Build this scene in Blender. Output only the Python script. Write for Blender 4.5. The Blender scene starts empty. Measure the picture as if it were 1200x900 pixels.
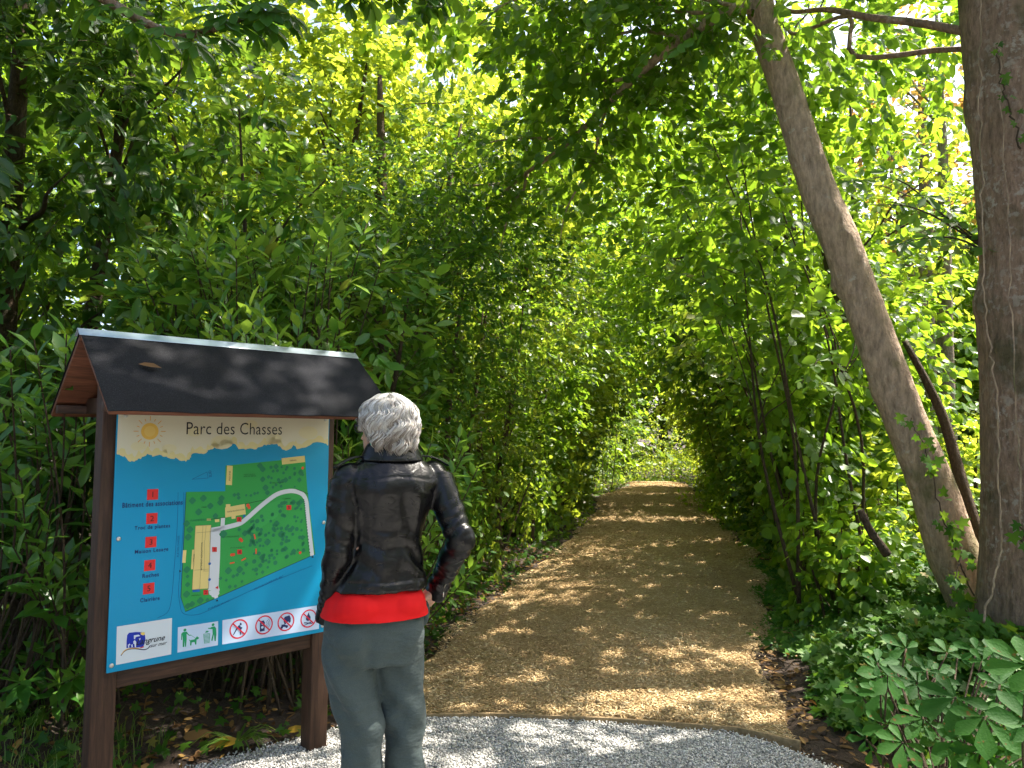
import bpy, math, random
import numpy as np
from mathutils import Vector, Matrix, noise
from mathutils.geometry import tessellate_polygon
R = math.radians
PI = math.pi
random.seed(5)
rng = np.random.default_rng(11)
scn = bpy.context.scene
col = scn.collection

# ------------------------------------------------------------------ camera
cam_d = bpy.data.cameras.new('camera')
cam = bpy.data.objects.new('camera', cam_d)
col.objects.link(cam)
PITCH, ROLL = R(3.7), R(0.5)
cam.location = (0, 0, 1.5)
cam.rotation_euler = (Matrix.Rotation(PI/2 + PITCH, 3, 'X') @ Matrix.Rotation(ROLL, 3, 'Z')).to_euler()
cam_d.sensor_width = 36
cam_d.lens = 36*901/1200
cam_d.clip_start = 0.05
cam_d.clip_end = 3000
scn.camera = cam

# ------------------------------------------------------------------ daylight
SUN_AZ, SUN_EL = R(64), R(56)        # azimuth measured from the view direction (+Y) to the right (+X)
world = bpy.data.worlds.new('World')
scn.world = world
world.use_nodes = True
wn = world.node_tree
sky = wn.nodes.new('ShaderNodeTexSky')
sky.sky_type = 'NISHITA'
sky.sun_disc = False
sky.sun_elevation = SUN_EL
sky.sun_rotation = SUN_AZ
sky.air_density = 0.8
sky.dust_density = 4.0
sky.ozone_density = 0.4
bg = wn.nodes['Background']
wn.links.new(sky.outputs[0], bg.inputs[0])
bg.inputs[1].default_value = 0.15
sd = bpy.data.lights.new('sun', 'SUN')
sd.energy = 5.0
sd.angle = R(0.55)
sd.color = (1.0, 0.93, 0.82)
sun = bpy.data.objects.new('sun', sd)
col.objects.link(sun)
sv = Vector((math.sin(SUN_AZ)*math.cos(SUN_EL), math.cos(SUN_AZ)*math.cos(SUN_EL), math.sin(SUN_EL)))
sun.rotation_euler = sv.to_track_quat('Z', 'Y').to_euler()
sun.location = (8, 5, 14)
SUNV = np.array(sv)
scn.view_settings.view_transform = 'Standard'
scn.view_settings.look = 'None'
scn.view_settings.exposure = 1.85
scn.view_settings.gamma = 1
scn.view_settings.use_curve_mapping = False
cy = scn.cycles
cy.max_bounces = 7
cy.diffuse_bounces = 3
cy.glossy_bounces = 2
cy.transmission_bounces = 5
cy.transparent_max_bounces = 4
cy.caustics_reflective = False
cy.caustics_refractive = False
cy.sample_clamp_indirect = 6
cy.use_denoising = True

# ------------------------------------------------------------------ tagging and mesh helpers
def tag(o, label=None, cat=None, group=None, kind=None):
    if label: o['label'] = label
    if cat: o['category'] = cat
    if group: o['group'] = group
    if kind: o['kind'] = kind
    return o

def empty(name, loc=(0, 0, 0), rz=0, **k):
    o = bpy.data.objects.new(name, None)
    o.empty_display_size = .1
    o.location = loc
    o.rotation_euler = (0, 0, rz)
    col.objects.link(o)
    return tag(o, **k)

def link(name, me, mat=None, parent=None, **k):
    o = bpy.data.objects.new(name, me)
    if mat is not None:
        me.materials.clear()
        me.materials.append(mat)
    if parent is not None: o.parent = parent
    col.objects.link(o)
    return tag(o, **k)

class Geo:
    """collects vertices and faces (numpy), builds ONE mesh"""
    def __init__(s): s.v = []; s.f = []; s.n = 0; s.a = []
    def add(s, V, F, a=None):
        V = np.asarray(V, float)
        for f in (F if isinstance(F, list) else [F]):
            f = np.asarray(f)
            if f.ndim == 1: f = f[None]
            s.f.append(f + s.n)
        s.v.append(V); s.n += len(V)
        s.a.append(np.full(len(V), 0.5) if a is None else np.asarray(a, float))
    def faces(s, V, F):
        """F: list of index lists of mixed size"""
        V = np.asarray(V, float)
        for f in F: s.f.append(np.asarray([f]) + s.n)
        s.v.append(V); s.n += len(V); s.a.append(np.full(len(V), 0.5))
    def mesh(s, name, smooth=False):
        me = bpy.data.meshes.new(name)
        V = np.concatenate(s.v)
        me.vertices.add(len(V)); me.vertices.foreach_set('co', V.astype(np.float32).ravel())
        loops = np.concatenate([f.ravel() for f in s.f]).astype(np.int32)
        tot = np.concatenate([np.full(len(f), f.shape[1]) for f in s.f]).astype(np.int32)
        st = np.concatenate([[0], np.cumsum(tot)[:-1]]).astype(np.int32)
        me.loops.add(len(loops)); me.loops.foreach_set('vertex_index', loops)
        me.polygons.add(len(tot)); me.polygons.foreach_set('loop_start', st)
        try: me.polygons.foreach_set('loop_total', tot)
        except Exception: pass
        at = me.attributes.new('rnd', 'FLOAT', 'POINT')
        at.data.foreach_set('value', np.concatenate(s.a).astype(np.float32))
        me.update(calc_edges=True)
        if smooth: me.polygons.foreach_set('use_smooth', np.ones(len(tot), bool))
        return me
    def build(s, name, mat, parent=None, smooth=False, bevel=0, **k):
        o = link(name, s.mesh(name, smooth), mat, parent, **k)
        if bevel:
            b = o.modifiers.new('bevel', 'BEVEL'); b.width = bevel; b.segments = 2; b.limit_method = 'ANGLE'
        return o

def box_vf(c, h, M=None):
    c = np.array(c, float); h = np.array(h, float)
    V = np.array([[x, y, z] for x in (-1, 1) for y in (-1, 1) for z in (-1, 1)], float)*h
    if M is not None: V = V @ np.array(M).T
    V = V + c
    F = np.array([[0, 1, 3, 2], [4, 6, 7, 5], [0, 4, 5, 1], [2, 3, 7, 6], [0, 2, 6, 4], [1, 5, 7, 3]])
    return V, F

def crom(P, n=6):
    """Catmull-Rom through rows of P"""
    P = np.asarray(P, float)
    Q = np.vstack([2*P[0]-P[1], P, 2*P[-1]-P[-2]])
    out = []
    for i in range(1, len(Q)-2):
        a, b, c, d = Q[i-1:i+3]
        for t in np.linspace(0, 1, n, endpoint=False):
            out.append(.5*((2*b)+(c-a)*t+(2*a-5*b+4*c-d)*t*t+(3*b-a-3*c+d)*t**3))
    out.append(P[-1])
    return np.array(out)

def tube_vf(P, rad, sides=8, cap=True, wob=None):
    """P (n,3), rad (n,) -> quads"""
    P = np.asarray(P, float); n = len(P)
    rad = np.broadcast_to(np.asarray(rad, float), (n,))
    T = np.gradient(P, axis=0); T /= np.linalg.norm(T, axis=1)[:, None]+1e-9
    up = np.array([0, 0, 1.]) if abs(T[0, 2]) < .8 else np.array([1., 0, 0])
    N = np.zeros_like(P); u = up
    for i in range(n):
        u = u - T[i]*(u @ T[i]); u /= np.linalg.norm(u)+1e-9; N[i] = u
    B = np.cross(T, N)
    an = np.arange(sides)*2*PI/sides
    rr = rad[:, None]*np.ones((1, sides))
    if wob is not None: rr = rr*wob(np.arange(n)[:, None]/max(n-1, 1), an[None, :], P)
    V = P[:, None, :] + rr[:, :, None]*(np.cos(an)[None, :, None]*N[:, None, :]+np.sin(an)[None, :, None]*B[:, None, :])
    V = V.reshape(-1, 3)
    i = np.arange(n-1)[:, None]*sides; j = np.arange(sides)[None, :]; k = (j+1) % sides
    F = np.stack([i+j, i+k, i+sides+k, i+sides+j], -1).reshape(-1, 4)
    Fs = [F]
    if cap: Fs += [np.arange(sides)[::-1], np.arange(sides)+(n-1)*sides]
    return V, Fs

# ------------------------------------------------------------------ materials
def newmat(name):
    m = bpy.data.materials.new(name); m.use_nodes = True
    nt = m.node_tree; b = nt.nodes['Principled BSDF']
    return m, nt, b

def N(nt, t, **k):
    n = nt.nodes.new(t)
    for a, v in k.items():
        if a.startswith('i_'):
            n.inputs[a[2:].replace('_', ' ')].default_value = v
        else: setattr(n, a, v)
    return n

def ramp(nt, src, stops, interp='LINEAR'):
    r = nt.nodes.new('ShaderNodeValToRGB'); r.color_ramp.interpolation = interp
    e = r.color_ramp.elements
    while len(e) < len(stops): e.new(.5)
    for q, (p, c) in zip(e, stops): q.position = p; q.color = (*c, 1)
    nt.links.new(src, r.inputs[0]); return r

def plain(name, c, rough=.6, spec=.4, metal=0, bump=0, bscale=200, vary=0, coat=0):
    m, nt, b = newmat(name)
    b.inputs['Base Color'].default_value = (*c, 1); b.inputs['Roughness'].default_value = rough
    b.inputs['Specular IOR Level'].default_value = spec; b.inputs['Metallic'].default_value = metal
    b.inputs['Coat Weight'].default_value = coat
    if vary or bump:
        tc = N(nt, 'ShaderNodeTexCoord'); nz = N(nt, 'ShaderNodeTexNoise'); nz.inputs['Scale'].default_value = bscale
        nz.inputs['Detail'].default_value = 4
        nt.links.new(tc.outputs['Object'], nz.inputs['Vector'])
        if vary:
            r = ramp(nt, nz.outputs[0], [(.3, [x*(1-vary) for x in c]), (.7, [min(1, x*(1+vary)) for x in c])])
            nt.links.new(r.outputs[0], b.inputs['Base Color'])
        if bump:
            bp = N(nt, 'ShaderNodeBump'); bp.inputs['Strength'].default_value = bump; bp.inputs['Distance'].default_value = .003
            nt.links.new(nz.outputs[0], bp.inputs['Height']); nt.links.new(bp.outputs[0], b.inputs['Normal'])
    return m

def leafmat(name, cols, trans, tw=.42, rough=.42, spec=.45, gamma=1.0):
    """leaf: diffuse+gloss on top, light passing through; colour varies leaf by leaf"""
    m, nt, b = newmat(name)
    out = nt.nodes['Material Output']
    at = N(nt, 'ShaderNodeAttribute', attribute_name='rnd')
    r = ramp(nt, at.outputs['Fac'], [(i/(len(cols)-1)*.975, c) for i, c in enumerate(cols)]+[(.992, tuple(.4*x+.6*y for x, y in zip(cols[-1], (.30, .17, .04))))])
    oi = N(nt, 'ShaderNodeObjectInfo')
    hs = N(nt, 'ShaderNodeHueSaturation')
    mr = N(nt, 'ShaderNodeMapRange'); mr.inputs['To Min'].default_value = .85; mr.inputs['To Max'].default_value = 1.15
    nt.links.new(oi.outputs['Random'], mr.inputs['Value']); nt.links.new(mr.outputs[0], hs.inputs['Value'])
    nt.links.new(r.outputs[0], hs.inputs['Color'])
    nt.links.new(hs.outputs[0], b.inputs['Base Color'])
    b.inputs['Roughness'].default_value = rough; b.inputs['Specular IOR Level'].default_value = spec
    r2 = ramp(nt, at.outputs['Fac'], [(0, trans[0]), (1, trans[1])])
    tr = N(nt, 'ShaderNodeBsdfTranslucent'); nt.links.new(r2.outputs[0], tr.inputs[0])
    mx = N(nt, 'ShaderNodeMixShader'); mx.inputs[0].default_value = tw
    nt.links.new(b.outputs[0], mx.inputs[1]); nt.links.new(tr.outputs[0], mx.inputs[2])
    nt.links.new(mx.outputs[0], out.inputs['Surface'])
    return m

M = {}
M['lime'] = leafmat('lime_leaf', [(.048, .125, .011), (.08, .175, .014), (.12, .215, .02)], [(.22, .42, .02), (.42, .58, .04)], .5)
M['bright'] = leafmat('fresh_leaf', [(.06, .15, .014), (.09, .19, .02), (.15, .24, .03)], [(.38, .5, .03), (.62, .68, .06)], .55)
M['dark'] = leafmat('dark_leaf', [(.018, .065, .010), (.028, .09, .014), (.05, .125, .02)], [(.14, .3, .02), (.3, .45, .04)], .36, .38, .45)
M['laurel'] = leafmat('laurel_leaf', [(.028, .12, .018), (.06, .18, .022), (.15, .26, .04)], [(.2, .42, .03), (.42, .58, .06)], .38, .3, .5)  # young-leaf tones, raised so the colour carries diffuse open light
M['ivy'] = leafmat('ivy_leaf', [(.02, .078, .008), (.038, .115, .010), (.085, .17, .016)], [(.15, .32, .02), (.3, .45, .04)], .33, .5, .2)
M['chestnut'] = leafmat('chestnut_leaf', [(.035, .11, .016), (.05, .15, .02), (.075, .19, .026)], [(.2, .4, .02), (.34, .52, .04)], .42, .4, .45)
M['mixed'] = leafmat('shrub_leaf', [(.042, .10, .011), (.075, .155, .014), (.13, .20, .022), (.17, .17, .03)], [(.22, .4, .02), (.48, .55, .05)], .45)
M['copper'] = leafmat('copper_leaf', [(.09, .05, .02), (.14, .09, .025), (.12, .15, .03)], [(.5, .22, .05), (.55, .42, .06)], .5)
M['deadleaf'] = leafmat('fallen_leaf', [(.10, .05, .02), (.2, .11, .04), (.33, .2, .06)], [(.2, .1, .02), (.4, .2, .04)], .2, .6, .2)
M['yellowleaf'] = leafmat('yellow_leaf', [(.45, .25, .02), (.5, .33, .04)], [(.5, .3, .02), (.6, .4, .04)], .3)
M['grass'] = leafmat('grass_blade', [(.05, .12, .015), (.09, .17, .02), (.16, .22, .04)], [(.25, .4, .03), (.4, .5, .06)], .35)

def barkmat(name, base, pale, moss=None, scale=1.0, lichen=.5):
    m, nt, b = newmat(name)
    tc = N(nt, 'ShaderNodeTexCoord')
    mp = N(nt, 'ShaderNodeMapping'); mp.inputs['Scale'].default_value = (1, 1, .28)
    nt.links.new(tc.outputs['Object'], mp.inputs[0])
    n1 = N(nt, 'ShaderNodeTexNoise'); n1.inputs['Scale'].default_value = 38*scale; n1.inputs['Detail'].default_value = 8; n1.inputs['Roughness'].default_value = .7
    nt.links.new(mp.outputs[0], n1.inputs['Vector'])
    n2 = N(nt, 'ShaderNodeTexNoise'); n2.inputs['Scale'].default_value = 21*scale; n2.inputs['Detail'].default_value = 6; n2.inputs['Roughness'].default_value = .65
    nt.links.new(tc.outputs['Object'], n2.inputs['Vector'])
    n3 = N(nt, 'ShaderNodeTexNoise'); n3.inputs['Scale'].default_value = 2.2*scale; n3.inputs['Detail'].default_value = 3
    nt.links.new(tc.outputs['Object'], n3.inputs['Vector'])
    c1 = ramp(nt, n1.outputs[0], [(.25, [x*.35 for x in base]), (.5, base), (.75, [x*1.6 for x in base])])
    li = ramp(nt, n2.outputs[0], [(.53+.08*(1-lichen), (0, 0, 0)), (.6+.08*(1-lichen), (1, 1, 1))])
    mx = N(nt, 'ShaderNodeMix', data_type='RGBA'); mx.inputs['B'].default_value = (*pale, 1)
    ml = N(nt, 'ShaderNodeMath', operation='MULTIPLY')
    k = ramp(nt, n3.outputs[0], [(.42, (0, 0, 0)), (.62, (.85, .85, .85))])
    nt.links.new(li.outputs[0], ml.inputs[0]); nt.links.new(k.outputs[0], ml.inputs[1])
    nt.links.new(ml.outputs[0], mx.inputs['Factor']); nt.links.new(c1.outputs[0], mx.inputs['A'])
    src = mx.outputs['Result']
    if moss:
        n4 = N(nt, 'ShaderNodeTexNoise'); n4.inputs['Scale'].default_value = 3.4; n4.inputs['Detail'].default_value = 7
        mp4 = N(nt, 'ShaderNodeMapping'); mp4.inputs['Location'].default_value = (3, 7, 1); nt.links.new(tc.outputs['Object'], mp4.inputs[0]); nt.links.new(mp4.outputs[0], n4.inputs['Vector'])
        q = ramp(nt, n4.outputs[0], [(.55, (0, 0, 0)), (.7, (.7, .7, .7))])
        m2 = N(nt, 'ShaderNodeMix', data_type='RGBA'); m2.inputs['B'].default_value = (*moss, 1)
        nt.links.new(q.outputs[0], m2.inputs['Factor']); nt.links.new(src, m2.inputs['A']); src = m2.outputs['Result']
    nt.links.new(src, b.inputs['Base Color'])
    b.inputs['Roughness'].default_value = .85; b.inputs['Specular IOR Level'].default_value = .2
    ad = N(nt, 'ShaderNodeMath', operation='ADD'); nt.links.new(n1.outputs[0], ad.inputs[0]); nt.links.new(n2.outputs[0], ad.inputs[1])
    bp = N(nt, 'ShaderNodeBump'); bp.inputs['Strength'].default_value = 1.0; bp.inputs['Distance'].default_value = .035
    nt.links.new(ad.outputs[0], bp.inputs['Height']); nt.links.new(bp.outputs[0], b.inputs['Normal'])
    return m
M['bark'] = barkmat('grey_brown_bark', (.31, .205, .145), (.50, .43, .36), (.05, .06, .02), 1.0, 1.0)
M['bark_lean'] = barkmat('pinkish_bark', (.47, .34, .24), (.58, .5, .40), (.10, .12, .03), .9, .35)
M['twig'] = barkmat('twig_bark', (.10, .07, .045), (.2, .17, .13), (.05, .06, .02), 2.0, .2)
M['bark_far'] = barkmat('pale_far_bark', (.25, .2, .14), (.35, .3, .25), (.1, .12, .03), 1.0, .3)

# ------------------------------------------------------------------ leaves
def unit(v): return v/(np.linalg.norm(v, axis=-1, keepdims=True)+1e-9)

LEAF = {   # (along, side, lift) vertices and faces (equal sized)
 'folded': (np.array([[0, 0, 0], [.3, .42, .10], [.72, .36, .06], [1, 0, -.06], [.72, -.36, .06], [.3, -.42, .10]]),
            np.array([[0, 1, 2, 3], [0, 3, 4, 5]])),
 'long': (np.array([[0, 0, 0], [.28, .46, .16], [.7, .44, .1], [1, 0, -.12], [.7, -.44, .1], [.28, -.46, .16], [.5, 0, -.03]]),
            np.array([[0, 6, 2, 1], [6, 3, 2, 2], [0, 5, 4, 6], [6, 4, 3, 3]])),
 'diamond': (np.array([[0, 0, 0], [.45, .42, .06], [1, 0, 0], [.45, -.42, .06]]), np.array([[0, 1, 2, 3]])),
 'lobed': (np.array([[.12, 0, .03], [0, .18, .0], [.10, .52, -.03], [.33, .24, .02], [.62, .5, -.05], [.62, .2, .02], [1.0, 0, -.06],
                     [.62, -.2, .02], [.62, -.5, -.05], [.33, -.24, .02], [.10, -.52, -.03], [0, -.18, 0]]),
           np.array([[0, 3, 2, 1], [0, 5, 4, 3], [0, 7, 6, 5], [0, 9, 8, 7], [0, 11, 10, 9]])),
 'round': (np.array([[0, 0, 0], [.12, .36, .05], [.45, .48, .07], [.8, .3, .03], [1.05, 0, -.04], [.8, -.3, .03], [.45, -.48, .07], [.12, -.36, .05], [.5, 0, 0]]),
           np.array([[0, 8, 2, 1], [8, 4, 3, 2], [0, 7, 6, 8], [8, 6, 5, 4]])),
}
LEAF['long'] = (np.array([[0, 0, 0], [.25, .44, .14], [.62, .5, .12], [1, 0, -.14], [.62, -.5, .12], [.25, -.44, .14], [.5, 0, -.01]]),
                np.array([[0, 6, 2, 1], [0, 5, 4, 6], [6, 3, 2, 2], [6, 4, 3, 3]]))

def leaves_geo(g, C, A, Nn, L, W, shape, rnd):
    """append leaves: base points C, axes A, normals Nn, length L, width W"""
    if len(C) == 0: return
    T, F = LEAF[shape]
    if shape == 'long':
        F3 = np.array([[6, 3, 2], [6, 4, 3]]); F4 = F[:2]
    A = unit(A); S = unit(np.cross(Nn, A)); Nn = np.cross(A, S)
    n, k = len(C), len(T)
    V = (C[:, None, :] + A[:, None, :]*(T[None, :, 0, None]*L[:, None, None])
         + S[:, None, :]*(T[None, :, 1, None]*W[:, None, None])
         + Nn[:, None, :]*(T[None, :, 2, None]*W[:, None, None]))
    off = (np.arange(n)*k)[:, None, None]
    Fs = [F4, F3] if shape == 'long' else [F]
    g.add(V.reshape(-1, 3), [(f[None]+off).reshape(-1, f.shape[1]) for f in Fs], np.repeat(rnd, k))

# where nothing may grow: the walkway, the sign, the person, and the open spot the photographer stands on
PC = np.array([(0, .1), (4, .38), (4.8, .5), (5.6, .65), (7.5, 1.22), (10, 1.87), (13, 2.4), (15.7, 2.85), (18.5, 3.3), (21, 3.95), (23, 4.4), (24.5, 4.5), (26, 4.2), (31, 1.5)])
PW = np.array([(0, 1.6), (4, .95), (4.8, 1.02), (5.6, 1.12), (7.5, 1.2), (10, 1.22), (13, 1.1), (15.7, 1.05), (18.5, 1.2), (21, .95), (23, .8), (25, .8), (31, .8)])
def pcx(y): return np.interp(y, PC[:, 0], PC[:, 1])
def phw(y): return np.interp(y, PW[:, 0], PW[:, 1])
LS, TH = np.array([-1.556, 3.04]), R(43.8)
DS, NS = np.array([math.cos(TH), math.sin(TH)]), np.array([math.sin(TH), -math.cos(TH)])

def keep(P, pad=0.0, extra=None):
    x, y, z = P[:, 0], P[:, 1], P[:, 2]
    H = np.interp(y, [0, 3, 6, 10, 14, 20, 24], [3.3, 3.1, 2.9, 2.5, 2.15, 1.95, 1.8])
    dx = np.abs(x-pcx(y))
    w = phw(y)+pad
    rag = .16*np.sin(y*2.3+z*3.1)+.13*np.sin(y*5.1-z*4.7+x*2)+rng.normal(0, .13, len(x))
    H = H*(1+.5*rag); w = w+rag*.9*np.clip(z-.1, 0, 1)
    arch = H*np.sqrt(np.clip(1-(dx/(w+.25))**4, 0, 1))
    bad = (dx < w+.2) & (z < arch) & (y < 24) & (z > .0)
    d = (x-LS[0])*DS[0]+(y-LS[1])*DS[1]; n = (x-LS[0])*NS[0]+(y-LS[1])*NS[1]
    bad |= (d > -.28) & (d < 1.25) & (n > -.34) & (n < 3) & (z < 1.98-.62*np.abs(n).clip(0, .6))
    bad |= (d > -.05) & (d < 1.05) & (n > -.16) & (n < 3) & (z < 1.9)
    # open forecourt
    bad |= (y < 3.0) & (z < 3.4) & (np.abs(x) < 3.5+0*y)
    bad |= (x*x+y*y+(z-1.5)**2 < 5.5)
    r = np.sqrt(x*x+y*y)
    # clear line along the front of the board and the person
    bad |= (y < 3.6) & (x > -1.4) & (x < 1.9) & (z > .02) & (z < 2.6)
    if extra is not None: bad |= extra(P)
    return ~bad

def spray_leaves(g, gt, O, D, L, nl, leafL, leafW, shape, droop=.25, face=.5, twig=0, seedr=None, extra=None, rndbias=0, keepf=True, up=.5):
    """sprays: origin O, direction D, length L; nl leaves on each, alternating sides"""
    S = len(O)
    if S == 0: return
    D = unit(D)
    side = unit(np.cross(D, np.array([0, 0, 1.]))+rng.normal(0, .25, (S, 3)))
    t = (np.arange(nl)+.5)/nl
    sg = np.where(np.arange(nl) % 2 == 0, 1., -1.)
    P = O[:, None]+D[:, None]*(L[:, None, None]*t[None, :, None])
    P[..., 2] -= droop*L[:, None]*(t**2)[None]
    P = P + rng.normal(0, .02, P.shape)*np.minimum(1, L[:, None, None]*2)
    A = D[:, None]*(.35+.6*t[None, :, None]) + side[:, None]*sg[None, :, None]*(.95-.5*t[None, :, None]) + rng.normal(0, .32, P.shape)
    A[..., 2] -= face*.6+rng.random((S, nl))*.35*face
    Nn = np.stack([rng.normal(0, .42, (S, nl)), rng.normal(0, .42, (S, nl)), np.full((S, nl), up)], -1)
    Nn += D[:, None]*.75*face
    C = P.reshape(-1, 3); A = A.reshape(-1, 3); Nn = Nn.reshape(-1, 3)
    n = len(C)
    ll = leafL*(.65+.6*rng.random(n)); ww = ll*leafW/leafL*(.85+.3*rng.random(n))
    rn = np.clip(np.repeat(rng.random(S)*.6, nl)+rng.random(n)*.4+rndbias, 0, 1)
    if keepf:
        k = keep(C+unit(A)*ll[:, None]*.6, extra=extra)
    else: k = np.ones(n, bool)
    leaves_geo(g, C[k], A[k], Nn[k], ll[k], ww[k], shape, rn[k])
    if twig and gt is not None:
        T = np.linspace(0, 1, 4)
        for i in range(S):
            Q = O[i]+D[i]*L[i]*T[:, None]; Q[:, 2] -= droop*L[i]*T**2
            if keepf and not keep(Q, extra=extra).all(): continue
            V, F = tube_vf(Q, twig*(1-.7*T), 3, cap=False); gt.add(V, F)

def lobe_sprays(c, r, n, shell=.35, updir=.25):
    c = np.array(c, float); r = np.broadcast_to(np.array(r, float), (3,))
    u = unit(rng.normal(0, 1, (n, 3)))
    rad = (shell+(1-shell)*rng.random(n)**.7)
    # lumpy outline
    ph = np.sin(u[:, 0]*5.1+c[0]*3)+np.sin(u[:, 1]*6.3+c[1]*5)+np.sin(u[:, 2]*5.7+c[2]*2)
    rad = rad*(1+.09*ph)
    O = c+u*r*rad[:, None]
    D = u+rng.normal(0, .55, (n, 3)); D[:, 2] += updir*rng.random(n)
    return O, D

def limb(g, a, b, r0, r1, sag=.1, sides=6, seg=4, wob=.08):
    a = np.array(a, float); b = np.array(b, float)
    L = np.linalg.norm(b-a)
    pts = [a]
    for i in range(1, seg):
        t = i/seg
        p = a+(b-a)*t+rng.normal(0, wob*L*.35, 3); p[2] += sag*L*math.sin(PI*t)
        pts.append(p)
    pts.append(b)
    P = crom(pts, 4)
    V, F = tube_vf(P, np.linspace(r0, r1, len(P)), sides)
    g.add(V, F)
    return P

def trunk_obj(name, pts, mat, parent, sides=20, n=8, lump=.06, **k):
    """pts rows x,y,z,r"""
    P = crom(pts, n)
    ph = rng.random(6)*6
    def wob(t, a, Q):
        w = 1+lump*np.sin(3*a+ph[0]+t*5)*.5+lump*.5*np.sin(5*a+ph[1]-t*9)+lump*.35*np.sin(9*a+ph[2]+t*17)+lump*.5*np.sin(t*40+a*2)
        return w
    V, F = tube_vf(P[:, :3], P[:, 3], sides, True, wob)
    g = Geo(); g.add(V, F)
    return g, P

def plant(name, label, cat, base, trunks, lobes, leaf, mat, tmat='twig', group=None, nl=14, sprL=.45, twig=0, extra=None,
          droop=.25, face=.5, limbs=True, sides=10, stems=None, rndbias=0, crown='crown', keepf=True, shell=.35):
    """a tree or shrub: Empty > trunk, crown.  trunks: lists of (x,y,z,r) world points; lobes: (centre, radii, sprays)"""
    root = empty(name, base, label=label, cat=cat, group=group)
    b = np.array(base, float)
    gt = Geo(); g = Geo()
    allp = []
    for tr in trunks:
        P = crom(tr, 5); V, F = tube_vf(P[:, :3], P[:, 3], sides, True, lambda t, a, Q: 1+.05*np.sin(3*a+t*7)+.03*np.sin(5*a-t*13))
        gt.add(V, F); allp.append(P)
    AP = np.vstack(allp)
    shape, LL, LW = leaf
    for c, r, n in lobes:
        if limbs:
            cc = np.array(c, float); rr = np.broadcast_to(np.array(r, float), (3,))
            cand = AP[np.argmin(np.linalg.norm(AP[:, :3]-cc+np.array([0, 0, rr[2]*.7]), axis=1))]
            for q in range(4):
                tgt = cc+unit(rng.normal(0, 1, (1, 3)))[0]*rr*.75
                if keep(tgt[None], extra=extra)[0] or not keepf:
                    limb(gt, cand[:3], tgt, max(.006, cand[3]*.4), .004, sag=.04, sides=5)
        O, D = lobe_sprays(c, r, n, shell=shell)
        spray_leaves(g, gt, O, D, sprL*(.6+.8*rng.random(n)), nl, LL, LW, shape, droop, face, twig, extra=extra, rndbias=rndbias, keepf=keepf)
    for q in (gt, g):
        q.v = [v-b for v in q.v]
    gt.build('trunk', M[tmat], root, smooth=True)
    if g.n: g.build(crown, M[mat], root)
    return root
def copy_tree(o, parent=None):
    c = o.copy(); col.objects.link(c); c.parent = parent
    for ch in list(o.children): copy_tree(ch, c)
    return c
# ------------------------------------------------------------------ ground, path, gravel
def gz(x, y):
    """ground height: level walk, low banks on both sides"""
    x = np.asarray(x, float); y = np.asarray(y, float)
    d = np.abs(x-pcx(y))-phw(y)
    left = x < pcx(y)
    yy = np.clip((y-3.2)/1.2, 0, 1)
    rise = np.where(left, .20, .30)*np.clip((d-.15)/1.3, 0, 1)**1.2
    # the gravel apron in front stays level
    gl = np.clip(((x-LS[0])*(-NS[0])+(y-LS[1])*(-NS[1])-.05)/.9, 0, 1)
    rise = np.where(left, rise*gl, rise*yy)
    lump = .035*np.sin(x*2.3+1)*np.cos(y*1.9)+.02*np.sin(x*5.1-y*4.3)
    return rise + lump*np.clip((d-.1)/.8, 0, 1)*np.where(left, gl, yy) - .02

def soilmat():
    m, nt, b = newmat('dark_soil')
    tc = N(nt, 'ShaderNodeTexCoord')
    n1 = N(nt, 'ShaderNodeTexNoise'); n1.inputs['Scale'].default_value = 1.3; n1.inputs['Detail'].default_value = 5
    n2 = N(nt, 'ShaderNodeTexNoise'); n2.inputs['Scale'].default_value = 60; n2.inputs['Detail'].default_value = 8; n2.inputs['Roughness'].default_value = .75
    for n in (n1, n2): nt.links.new(tc.outputs['Object'], n.inputs['Vector'])
    r2 = ramp(nt, n2.outputs[0], [(.3, (.02, .013, .009)), (.55, (.06, .04, .028)), (.75, (.13, .09, .06))])
    r1 = ramp(nt, n1.outputs[0], [(.35, (.7, .7, .7)), (.7, (1.3, 1.2, 1.1))])
    mx = N(nt, 'ShaderNodeMix', data_type='RGBA', blend_type='MULTIPLY'); mx.inputs['Factor'].default_value = 1
    nt.links.new(r2.outputs[0], mx.inputs['A']); nt.links.new(r1.outputs[0], mx.inputs['B'])
    nt.links.new(mx.outputs['Result'], b.inputs['Base Color'])
    b.inputs['Roughness'].default_value = .95
    bp = N(nt, 'ShaderNodeBump'); bp.inputs['Strength'].default_value = .9; bp.inputs['Distance'].default_value = .03
    nt.links.new(n2.outputs[0], bp.inputs['Height']); nt.links.new(bp.outputs[0], b.inputs['Normal'])
    return m
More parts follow.
